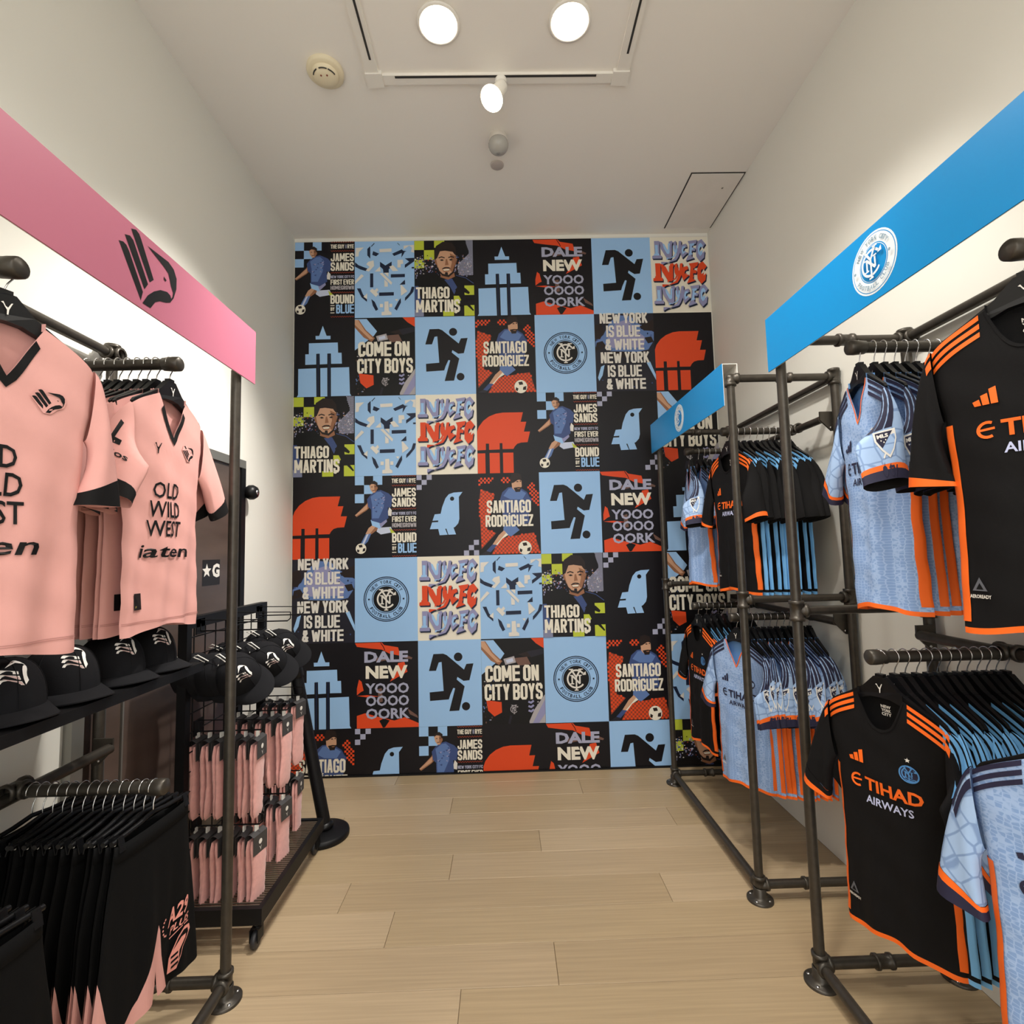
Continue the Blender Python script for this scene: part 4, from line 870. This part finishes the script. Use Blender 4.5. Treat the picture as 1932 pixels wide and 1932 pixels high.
def hanger(loc, rz, label, group, logo=True):
    key = ('hanger', logo)
    if key not in _protos:
        tmp = root('tmp'); hanger_parts(tmp, logo)
        _protos[key] = [(c.name.split('.')[0], c.data) for c in tmp.children]
        for c in list(tmp.children): bpy.data.objects.remove(c)
        bpy.data.objects.remove(tmp)
    t = root('clothes_hanger', loc, rz, label, 'hanger', group)
    for nm, me in _protos[key]: link(nm, me, t)
    return t
def stack(side, xt, y, z, seq, where, gap=.029, yaws=(), T0=.016, Ts=.0095, droop0=0.0, twist0=45, seed=0, x0=.012, curl=0, sx=1.0):
    """jerseys along a rod from its aisle end towards the wall; seq = list of styles"""
    r = random.Random(seed); s = 1 if side == 'L' else -1
    x = xt - s * x0
    for i, st in enumerate(seq):
        yaw = yaws[i] if i < len(yaws) else r.uniform(-5, 5)
        front = i == 0
        var = 'front' if front else ('a' if i % 3 == 1 else r.choice('bc'))
        T = T0 if front else Ts; dr = droop0 if front else dict(a=.75, b=.9, c=1.0)[var]; tw = twist0 if front else dict(a=70, b=35, c=20)[var]
        rz = (PI / 2 if side == 'L' else -PI / 2) - s * rad(yaw)
        cl = curl if i < max(2, len(seq) * .35) else (round(curl * .5) if i < len(seq) * .6 else 0)
        key = (st, var, round(T, 4), round(dr, 2), tw, cl)
        cw = dict(pink='pink jersey', blue='pale blue jersey', black_orange='black jersey with orange stripes', black_sky='black jersey with sky-blue stripes', black_plain='black jersey with blue side stripes')[st]
        nth = 'nearest' if front else ORD[i]
        g_ = garment('football_jersey', key, lambda: make_shirt(st, sum(map(ord, st + var)) + seed % 7, T, dr, tw, cl), (x, y, z), rz, '%s, %s from the aisle, %s' % (cw, nth, where), 'jersey', 'jerseys on the ' + where)
        h_ = hanger((x, y, z), rz, 'black hanger, %s from the aisle, %s' % (nth, where), 'hangers on the ' + where, True)
        g_.scale = (sx, 1, 1); h_.scale = (sx * .98, 1, 1)
        x -= s * (gap * (1.35 if front else r.uniform(.88, 1.12)))
stack('L', -1.0, 1.535, 2.097, ['pink'] * 12, 'pink-sign rack rod nearer the mural', yaws=(0, 3, -3), T0=.016, gap=.030, droop0=.15, twist0=55, seed=1, curl=12)
stack('L', -1.0, 1.02, 2.107, ['pink'] * 9, 'pink-sign rack rod farther from the mural', yaws=(22, 14, 8), T0=.022, gap=.036, droop0=1.6, twist0=12, seed=2)
stack('R', 1.085, 1.5, 2.097, ['blue'] * 11, 'far upper rod, long blue-sign rack', yaws=(-8, -2, 3), gap=.033, droop0=.3, twist0=72, seed=3, curl=40, sx=.78)
stack('R', 1.08, 1.0, 2.102, ['black_orange'] * 2 + ['blue'] * 7, 'near upper rod, long blue-sign rack', yaws=(32, 24, 12), T0=.022, gap=.040, droop0=1.45, seed=4)
stack('R', 1.075, 1.5, 1.167, ['black_orange'] + ['black_sky'] * 12, 'far lower rod, long blue-sign rack', yaws=(21, 6, 3), gap=.031, T0=.020, droop0=.8, twist0=40, seed=5, curl=18)
stack('R', 1.08, 1.0, 1.167, ['blue'] * 7, 'near lower rod, long blue-sign rack', yaws=(26, 14, 6), gap=.042, T0=.022, droop0=1.2, seed=6, curl=10)
stack('R', 1.12, 2.5, 2.072, ['black_orange'] + ['black_plain'] * 9, 'near upper rod, short blue-sign rack', yaws=(8, 2), gap=.034, droop0=.7, seed=7, curl=15)
stack('R', 1.12, 3.02, 2.072, ['blue'] * 5 + ['black_orange'] * 4, 'far upper rod, short blue-sign rack', yaws=(-8, 2), gap=.036, droop0=.6, twist0=70, seed=8, curl=38, sx=.82)
stack('R', 1.11, 2.5, 1.152, ['blue'] * 12, 'near lower rod, short blue-sign rack', yaws=(20, 6, 3), gap=.031, droop0=.85, twist0=70, seed=9, curl=35)
stack('R', 1.12, 3.02, 1.152, ['black_orange'] + ['black_sky'] * 8, 'far lower rod, short blue-sign rack', yaws=(5, 2), gap=.036, droop0=.6, seed=10)
# ------------------------------------------------------------------ shorts on clip hangers
def make_shorts(seed, front):
    r = random.Random(seed); parts = []; ph = [r.uniform(0, 6.28) for _ in range(4)]; T = .014 if front else .010; A0 = .0035
    WT = -.098; hw = lambda z: interp([(-.09, .132), (-.16, .140), (-.30, .165), (-.60, .195)], z)
    fold = lambda x, z: A0 * min(1, max(0, (-z - .13) / .2)) * (math.sin(44 * x + 4 * z + ph[0]) + math.sin(26 * x - 3 * z + ph[1]) + .7 * math.sin(90 * x + ph[2]))
    thick = lambda x, z: T * math.sqrt(max(0, 1 - min(1, abs(x / hw(z))) ** 3)) + .002
    yf = lambda x, z: -thick(x, z) + fold(x, z); yb = lambda x, z: thick(x, z) + fold(x, z)
    zh = lambda a: -.575 + .012 * math.cos(3 * a) + .075 * math.exp(-(a / .035) ** 2)
    zb = lambda a: interp([(-1, -.385), (-.93, -.43), (-.82, -.49), (-.7, -.525), (-.5, -.54), (-.3, -.515), (-.15, -.465), (0, -.41), (.08, -.37), (.105, -.40), (.13, -.46), (.18, -.51), (.26, -.56), (.30, -.60), (.34, -.70), (1, -.70)], a)
    cols = [-1 + 2 * i / 60 for i in range(61)]; NR = 26
    mb = MB(); pk = MB()
    for f in (True, False):
        for M_, z0, z1, B in ((NR, lambda a: WT, lambda a: max(zh(a), min(WT, zb(a))), mb), (6, lambda a: max(zh(a), zb(a)), zh, pk)):
            Q = [[(a * hw(lerp(z0(a), z1(a), i / M_)), (yf if f else yb)(a * hw(lerp(z0(a), z1(a), i / M_)), lerp(z0(a), z1(a), i / M_)), lerp(z0(a), z1(a), i / M_)) for a in cols] for i in range(M_ + 1)]
            for i in range(M_):
                for j in range(len(cols) - 1):
                    q = [Q[i][j], Q[i][j + 1], Q[i + 1][j + 1], Q[i + 1][j]]
                    if q[0][2] - q[3][2] < 1e-5: q = [q[0], q[1], q[2]] if q[1][2] - q[2][2] > 1e-5 else None
                    elif q[1][2] - q[2][2] < 1e-5: q = [q[0], q[1], q[3]]
                    if q: B.add(q if f else q[::-1], [tuple(range(len(q)))], M_blk2 if B is mb else M_pink, True)
    parts.append(('body', mb.mesh('body'))); parts.append(('hem_insert', pk.mesh('hem_insert')))
    mb = MB(); rows = []
    for z, o in ((WT + .006, .0), (WT + .006, .002), (WT - .034, .003), (WT - .036, .0)):
        rows.append([(a * (.133 + o * .5), -thick(a * .133, WT) - o, z) for a in cols])
    mb.grid(rows, M_blk2, True)
    rows = [[(p[0], -p[1], p[2]) for p in rw][::-1] for rw in rows]; mb.grid(rows, M_blk2, True); parts.append(('waistband', mb.mesh('waistband')))
    if front:
        A = Art(lambda u, v, n: (u, yf(u, v) - .0030 - n * .0001, v)); A.text('A29', .045, -.412, .128, -.368, M_pinkprint, .03, .12)
        for i in range(7): A.disc(.036 + .012 * math.cos(rad(100 + i * 28)), -.400 + .022 * math.sin(rad(100 + i * 28)), .003, M_pinkprint, n=6)
        parts.append(('sponsor_print', A.mesh('sponsor_print')))
        A = Art(lambda u, v, n: (u, yf(u, v) - .0030 - n * .0002, v)); A.text('PLUS', .058, -.438, .130, -.419, M_pinkprint, .02, .1); A.rect(.056, -.446, .132, -.443, M_pinkprint); parts.append(('sponsor_line', A.mesh('sponsor_line')))
        A = Art(lambda u, v, n: (u, lerp(yf(.048, -.496), yf(.132, -.496), (u - .048) / .084) - .0055 - n * .0004, v)); K = .34; cx, cz = .090, -.496
        T2 = lambda p: (cx - p[1] * K * -.1 + p[0] * K * .9, cz + p[1] * K)
        D = lambda q, k=1: [(cx + (x - 1345) * .00053 * k, cz - (y - 1212) * .00044 * k) for x, y in q]
        O_ = [(1258, 1290), (1270, 1205), (1290, 1180), (1340, 1130), (1390, 1105), (1425, 1115), (1432, 1150), (1410, 1190), (1380, 1225), (1365, 1270), (1330, 1318)]
        A.poly(D(O_), M_pinkprint); A.poly(D(O_, .84), M_blk2); A.poly(D([(1280, 1192), (1365, 1152), (1400, 1158), (1395, 1178), (1350, 1222), (1345, 1280), (1326, 1302), (1268, 1286)]), M_pinkprint)
        for y in (1206, 1236, 1266): A.poly(D([(1283, y), (1340, y + 10), (1338, y + 24), (1281, y + 14)]), M_blk2)
        parts.append(('crest', A.mesh('crest')))
    return parts
M_pinkprint = mat('pink_print', 'e79a8e', .6)
def clip_hanger(loc, rz, label, group):
    if 'clip' not in _protos:
        P_ = []
        hk = [(.0205 * math.cos(rad(a)), 0, .0205 * math.sin(rad(a)) - .001) for a in range(195, -50, -18)] + [(.004, 0, -.034), (0, 0, -.046), (0, 0, -.070)]
        mb = MB(); mb.tube(hk, .0017, M_chrome, 6); P_.append(('hook', mb.mesh('hook')))
        mb = MB(); mb.tube([(-.138, 0, -.082), (-.05, 0, -.076), (0, 0, -.068), (.05, 0, -.076), (.138, 0, -.082)], .0065, M_blackp, 8); P_.append(('bar', mb.mesh('bar')))
        for x in (-.118, .118):
            mb = MB()
            for s in (-1, 1): mb.add([(x - .009, s * .004, -.074), (x + .009, s * .004, -.074), (x + .009, s * .0125, -.108), (x - .009, s * .0125, -.108), (x - .009, s * .007, -.074), (x + .009, s * .007, -.074), (x + .009, s * .0155, -.108), (x - .009, s * .0155, -.108)], [(0, 1, 2, 3), (4, 7, 6, 5), (0, 4, 5, 1), (1, 5, 6, 2), (2, 6, 7, 3), (3, 7, 4, 0)], M_blackp)
            mb.tube([(x - .012, 0, -.086), (x + .012, 0, -.086)], .005, M_chrome, 8); P_.append(('clip', mb.mesh('clip')))
        _protos['clip'] = P_
    t = root('clip_hanger', loc, rz, label, 'hanger', group)
    for nm, me in _protos['clip']: link(nm, me, t)
def shorts_stack(xt, y, z, n, where, yaws, seed, gap):
    r = random.Random(seed); x = xt - .014
    for i in range(n):
        yaw = yaws[i] if i < len(yaws) else r.uniform(-4, 4); var = 'front' if i == 0 else r.choice('ab'); rz = PI / 2 - rad(yaw)
        key = ('shorts', var); nth = 'nearest' if i == 0 else ORD[i]
        garment('football_shorts', key, lambda: make_shorts(ord(var[0]), i == 0), (x, y, z), rz, 'black shorts with pink hem, %s from the aisle, %s' % (nth, where), 'shorts', 'shorts on the ' + where)
        clip_hanger((x, y, z), rz, 'clip hanger, %s from the aisle, on the %s' % (nth, where), 'clip hangers on the ' + where)
        x -= gap * r.uniform(.9, 1.1)
shorts_stack(-.987, 1.5, .864, 13, 'low left rod nearer the mural', (4, 2, 3), 3, .028)
shorts_stack(-.985, 1.0, .864, 6, 'low left rod farther from the mural', (8, 5, 3), 4, .030)

# ------------------------------------------------------------------ shelf with caps
t = root('wall_shelf', (-1.228, 1.165, 1.136), 0, 'long thin black shelf carrying caps under the pink jerseys', 'shelf')
MB().box((-.235, -.56, .014), (.222, .565, .022), M_black).build('board', t)
MB().box((.222, -.56, -.004), (.226, .565, .023), M_black).build('front_edge', t)
MB().box((-.235, .561, -.004), (.222, .565, .0138), M_black).build('side_edge', t)
for y in (-.3, .50):
    mb = MB(); mb.add([(-.255, y - .004, .013), (.18, y - .004, .013), (.18, y - .004, .003), (-.20, y - .004, -.08), (-.255, y - .004, -.08), (-.255, y + .004, .013), (.18, y + .004, .013), (.18, y + .004, .003), (-.20, y + .004, -.08), (-.255, y + .004, -.08)], [(0, 1, 2, 3, 4), (9, 8, 7, 6, 5)] + [(i, 5 + i, 5 + (i + 1) % 5, (i + 1) % 5) for i in range(5)], M_black); mb.build('shelf_bracket', t)
def make_cap(logo_mat, logo_kind):
    parts = []
    def dome(ph, u, o=0.0):   # ph: angle round the head, 0 = front (-y); u: 0 brim line .. 1 crown
        a = u * PI / 2; rr = math.cos(a) ** .72; h = math.sin(a) ** .92
        fr = math.cos(ph); rx, ry = .086 + o, .098 + o
        x = rx * rr * math.sin(ph); y = -ry * rr * math.cos(ph)
        z = (.118 + o) * h + (.006 * (1 - u) if fr > 0 else 0) + (.006 * fr * math.sin(2 * a))
        return (x, y, z)
    mb = MB(); N = 36
    mb.grid([[dome(2 * PI * j / N, i / 12 * .985) for j in range(N + 1)] for i in range(13)], M_capc)
    mb.grid([[dome(2 * PI * j / N, u, o) for j in range(N + 1)][::-1] for u, o in ((0, 0), (0, -.003), (.5, -.003), (.98, -.003))], M_capc)
    parts.append(('crown', mb.mesh('crown')))
    mb = MB()
    for k in range(6):
        ph = rad(60 * k + 0); mb.tube([dome(ph, .02 + .95 * i / 10, .0006) for i in range(11)], .0011, M_capc, 5)
    parts.append(('seam', mb.mesh('seam')))
    mb = MB(); top = dome(0, .99); mb.lathe([(.0085, -.002), (.009, .002), (.006, .0055), (0, .0065)], M_capc, 14, (0, -.003, .1195)); parts.append(('button', mb.mesh('button')))
    mb = MB(); rows = []
    for i in range(9):
        v = i / 8; row = []
        for j in range(21):
            ph = rad(-74 + 148 * j / 20); b = dome(ph, 0, .0008); c = math.cos(ph); ext = .072 * v * max(0, math.cos(ph * 1.12)) ** .55
            x = b[0] * (1 + .06 * v); row.append((x, b[1] - ext, b[2] + .003 - .010 * v ** 1.3 - 1.5 * x * x * v))
        rows.append(row)
    mb.grid(rows[::-1], M_capc); mb.grid([[(p[0], p[1], p[2] - .0035) for p in r_] for r_ in rows], M_capc)
    e1 = rows[-1]; mb.grid([e1, [(p[0], p[1] - .0008, p[2] - .0018) for p in e1], [(p[0], p[1], p[2] - .0035) for p in e1]], M_capc); parts.append(('brim', mb.mesh('brim')))
    A = Art(lambda u, v, n: dome(u / .080, .16 + v / .150, .0012 + n * .0001)); k = .34; cs, sn = math.cos(rad(42)), math.sin(rad(42))
    for q in 'abcd': A.poly([((p[0] * cs - p[1] * sn) * k, .046 + (p[0] * sn + p[1] * cs) * k) for p in EAGLE[q]], logo_mat)
    for q in 'ab': A.poly([((p[0] * .8 * cs - p[1] * .97 * sn) * k - .002, .046 + (p[0] * .8 * sn + p[1] * .97 * cs) * k - .0022) for p in EAGLE[q][2:]], mat('logo_pinkish', 'd8b9b4', .6))
    parts.append(('emblem', A.mesh('emblem')))
    return parts
M_logo = mat('cap_logo', 'f0ece6', .6)
for i, (yy, rz, lab) in enumerate(((1.175, 66, 'first black cap on the shelf, cut by the photo edge'), (1.33, 68, 'second black cap on the shelf, counting away from the photo edge'), (1.497, 70, 'third black cap on the shelf, counting away from the photo edge'), (1.64, 74, 'last black cap on the shelf, at the end by the upright post'))):
    t = garment('baseball_cap', 'cap', lambda: make_cap(M_logo, True), (-1.135, yy, 1.1735), rad(rz), lab, 'cap', 'caps on the black shelf'); t.scale = (.94, .94, .96)
# ------------------------------------------------------------------ service door in the left wall
d = root('door_1', (XL, 2.34, 0)); d['kind'] = 'structure'
for nm, a, b, m in (('jamb', (0, -.57, 0), (.03, -.52, 2.0), M_alu), ('jamb', (0, .50, 0), (.03, .545, 2.0), M_black), ('head', (0, -.57, 2.0), (.03, .545, 2.045), M_alu), ('side_panel', (0, -.52, .01), (.012, -.33, 2.0), M_door), ('leaf', (0, -.322, .01), (.018, .50, 2.0), M_door), ('edge_strip', (0, -.33, .01), (.02, -.322, 2.0), M_alu)):
    MB().box(a, b, m).build(nm, d)
mb = MB(); mb.box((0, -.435, .02), (.016, -.405, 1.9), mat('standard_grey', '4a4948', .5)); st = mb.build('slotted_standard', d)
for i in range(30): MB().box((.0162, -.424, .30 + i * .05), (.0168, -.416, .33 + i * .05), M_black).build('slot', st)
A = Art(lambda u, v, n: (.0185 + n * .0002, u, v)); A.rect(.165, 1.365, .318, 1.492, mat('plate_black', '1c1917', .4)); A.poly([(.202 + (.040 if i % 2 == 0 else .017) * math.sin(PI * i / 5), 1.437 + (.036 if i % 2 == 0 else .015) * math.cos(PI * i / 5)) for i in range(10)], M_white); A.text('G', .248, 1.402, .314, 1.472, M_white, .05); A.build('label_plate', d)
hd = MB(); hd.box((.0, .548, 1.60), (.012, .572, 1.84), mat('latch_grey', '6a6764', .4, .5)); hd = hd.build('latch_plate', d)
MB().lathe([(0, .075), (.03, .07), (.042, .05), (.042, .03), (.034, .018), (.03, 0)], M_blackp, 22, (.012, .565, 1.868), (1, 0, 0)).build('door_knob', d)
MB().lathe([(.0, .078), (.012, .077), (.013, .072)], M_chrome, 12, (.012, .565, 1.868), (1, 0, 0)).build('door_knob_button', d)

# ------------------------------------------------------------------ gridwall trolley with hooks, caps and socks
GX, GY0, GY1 = -1.285, 2.085, 2.735
t = root('gridwall_trolley', (GX, 2.41, 0), 0, 'black gridwall trolley on castors with hanging caps and socks', 'trolley')
g = lambda x, y, z: (x - GX, y - 2.41, z)
def bx(a, b, m, nm): return MB().box(g(*a), g(*b), m).build(nm, t)
for y in (GY0, GY1): bx((GX - .018, y - .016, .10), (GX + .018, y + .016, 1.262), M_black, 'upright')
bx((GX - .018, GY0 + .016, 1.218), (GX + .018, GY1 - .016, 1.262), M_black, 'top_bar')
for i in range(8):
    y = GY0 + .05 + i * .0785
    mb = MB(); mb.tube([g(GX + .006, y, .16), g(GX + .006, y, 1.218)], .0028, M_black, 6); mb.build('grid_wire', t)
for i in range(14):
    z = .20 + i * .0755
    mb = MB(); mb.tube([g(GX + .012, GY0 + .016, z), g(GX + .012, GY1 - .016, z)], .0028, M_black, 6); mb.build('grid_wire', t)
BX0, BX1, BY0, BY1 = -1.30, -.962, 2.075, 2.745
for a, b in (((BX0, BY0, .095), (BX1, BY0 + .02, .155)), ((BX0, BY1 - .02, .095), (BX1, BY1, .155)), ((BX1 - .02, BY0 + .02, .095), (BX1, BY1 - .02, .155)), ((BX0, BY0 + .02, .095), (BX0 + .02, BY1 - .02, .155))): bx(a, b, M_black, 'base_rail')
wm = MB(); wm.tube([(0, 0, 0), (BX1 - BX0 - .03, 0, 0)], .0032, mat('deck_wire_metal', '6d6256', .35, .7), 6); wm = wm.mesh('deck_wire')
for i in range(43): o = link('deck_wire', wm, t); o.location = g(BX0 + .015, BY0 + .026 + i * .0145, .152)
for x, y in ((BX1 - .03, BY0 + .03), (BX1 - .03, BY1 - .03), (BX0 + .03, BY0 + .03), (BX0 + .03, BY1 - .03)):
    mb = MB(); mb.lathe([(.02, .094), (.02, .086), (.012, .084), (.012, .074)], M_chrome, 16, g(x, y, 0)); c = g(x, y, 0)
    mb.box((c[0] - .017, c[1] - .03, .030), (c[0] - .014, c[1] + .016, .075), M_black); mb.box((c[0] + .014, c[1] - .03, .030), (c[0] + .017, c[1] + .016, .075), M_black); mb.box((c[0] - .017, c[1] - .016, .072), (c[0] + .017, c[1] + .016, .076), M_black)
    f = mb.build('castor', t)
    MB().lathe([(0, -.012), (.010, -.012), (.012, -.009), (.026, -.010), (.031, -.008), (.0325, 0), (.031, .008), (.026, .010), (.012, .009), (.010, .012), (0, .012)], mat('castor_rubber', '26262a', .5), 20, (c[0], c[1] - .012, .0335), (1, 0, 0)).build('wheel', f)
HOOKS = []
for y, xs in ((2.16, -1.005), (2.42, -1.01), (2.665, -1.045)):
    for z in (1.20, .795, .425):
        mb = MB(); mb.tube([g(GX + .016, y, z + .03), g(GX + .02, y, z), g(xs - .01, y, z), g(xs + .004, y, z + .012)], .003, M_black, 6); mb.tube([g(GX + .016, y, z + .045), g(xs + .004, y, z + .04)], .0024, M_black, 6); mb.tube([g(xs + .004, y, z + .04), g(xs + .004, y, z + .012)], .0024, M_black, 6)
        mb.box(g(GX + .014, y - .03, z - .012), g(GX + .018, y + .03, z + .05), M_black); mb.build('wire_hook', t)
def make_sock(seed):
    r = random.Random(seed); parts = []
    for k in (-1, 1):
        mb = MB(); rows = []; n = 16; b1, b2 = r.uniform(-.006, .006), r.uniform(-.004, .004)
        for i in range(17):
            v = i / 16; z = -.012 - .285 * v; wv = .041 + .004 * math.sin(7 * v + seed) - .010 * max(0, v - .8) * 3; d = (.0072 + .0025 * math.sin(PI * v)) * (1 if 0 < i < 16 else .35)
            if i in (0, 16): wv *= .85
            cx = k * (.0085 - .002 * v) + b1 * math.sin(PI * v); cy = b2 * math.sin(5 * v)
            rows.append([(wv * math.copysign(abs(math.cos(a)) ** .6, math.cos(a)) + cy, cx + d * math.sin(a) + .0012 * math.sin(40 * v + 3 * a), z) for a in [2 * PI * j / n for j in range(n + 1)]])
        mb.grid(rows[::-1], M_sockp); mb.add(rows[0][:-1], [tuple(range(n))], M_sockp, True); mb.add(rows[-1][:-1], [tuple(range(n))[::-1]], M_sockp, True); parts.append(('sock', mb.mesh('sock')))
    mb = MB(); mb.box((-.040, -.0195, -.068), (.040, -.0185, .004), M_card); mb.box((-.040, .0185, -.068), (.040, .0195, .004), M_card); mb.add([(-.040, -.0195, .004), (.040, -.0195, .004), (.040, -.004, .013), (-.040, -.004, .013), (-.040, .004, .013), (.040, .004, .013), (.040, .0195, .004), (-.040, .0195, .004)], [(0, 1, 2, 3), (3, 2, 5, 4), (4, 5, 6, 7)], M_card); parts.append(('card', mb.mesh('card')))
    A = Art(lambda u, v, n_: (u, -.0197 - n_ * .0002, v)); A.disc(0, -.026, .010, M_white, n=12); A.poly([(-.02 + p[0] * .014 + .02, -.050 + p[1] * .014) for p in PUMA], M_white); parts.append(('card_print', A.mesh('card_print')))
    mb = MB(); mb.box((-.010, -.003, .0128), (.010, .003, .034), M_white); parts.append(('hang_tab', mb.mesh('hang_tab')))
    return parts
for hi, (y, xs) in enumerate(((2.16, -1.005), (2.42, -1.01), (2.665, -1.045))):
    hw_ = ('near', 'middle', 'far')[hi]
    for zi, z in enumerate((.795, .425)):
        n = (6, 5, 4)[hi]; rr = random.Random(hi * 7 + zi)
        for i in range(n):
            x = xs - .022 - i * (.0485 if hi == 0 else .052)
            garment('sock_pair', ('sock', (i + hi + zi) % 3), lambda: make_sock((i + hi + zi) % 3), (x, y, z - .037), PI / 2 + rad(rr.uniform(-9, 9) + (-6 if i == 0 else 0)), 'pink sock pair with grey card, %s from the aisle, %s %s trolley hook' % ('nearest' if i == 0 else ORD[i], 'upper' if zi == 0 else 'lower', hw_), 'socks', 'sock pairs on the %s %s hook' % ('upper' if zi == 0 else 'lower', hw_))
    n = (3, 3, 2)[hi]
    for i in range(n):
        x = xs - .085 - i * .085
        t2 = garment('baseball_cap', 'cap', None, (x - .02, y + .005 * i, 1.005 + .02 * (hi == 2)), PI / 2 - rad(18), 'black cap hanging %s from the aisle on the %s trolley hook' % ('nearest' if i == 0 else ORD[i], hw_), 'cap', 'caps hanging on the trolley hooks')
        t2.rotation_mode = 'ZYX'; t2.rotation_euler = (rad(46), 0, PI / 2 - rad(26 - 8 * i))
        mb = MB(); mb.tube([(-.004, 0, .118), (-.004, .02, .135), (0, .062, .128), (.004, .03, .15), (.004, -.01, .125)], .0022, M_white, 5); mb.build('hang_loop', t2)

# ------------------------------------------------------------------ leaning barrier post
t = root('barrier_post', (-1.005, 2.862, 0), 0, 'black barrier post with a heavy round base, leaning beside the trolley', 'post')
MB().lathe([(0, .046), (.035, .046), (.06, .043), (.122, .034), (.132, .028), (.135, .018), (.134, .002), (.128, 0), (0, 0)], M_black, 40).build('base', t)
mb = MB(); mb.tube([(.012, 0, .040), (-.040, 0, .30), (-.094, 0, .57), (-.148, 0, .84)], .032, M_black, 20); mb.build('pole', t)
mb = MB(); mb.lathe([(.034, -.004), (.038, 0), (.038, .075), (.034, .082), (0, .084)], M_blackp, 20, (-.148, 0, .84), (-.2, 0, 1)); mb.build('belt_head', t)
mb = MB(); mb.lathe([(.034, 0), (.045, .004), (.045, .02), (.034, .03)], M_blackp, 20, (.010, 0, .044), (-.2, 0, 1)); mb.build('collar', t)
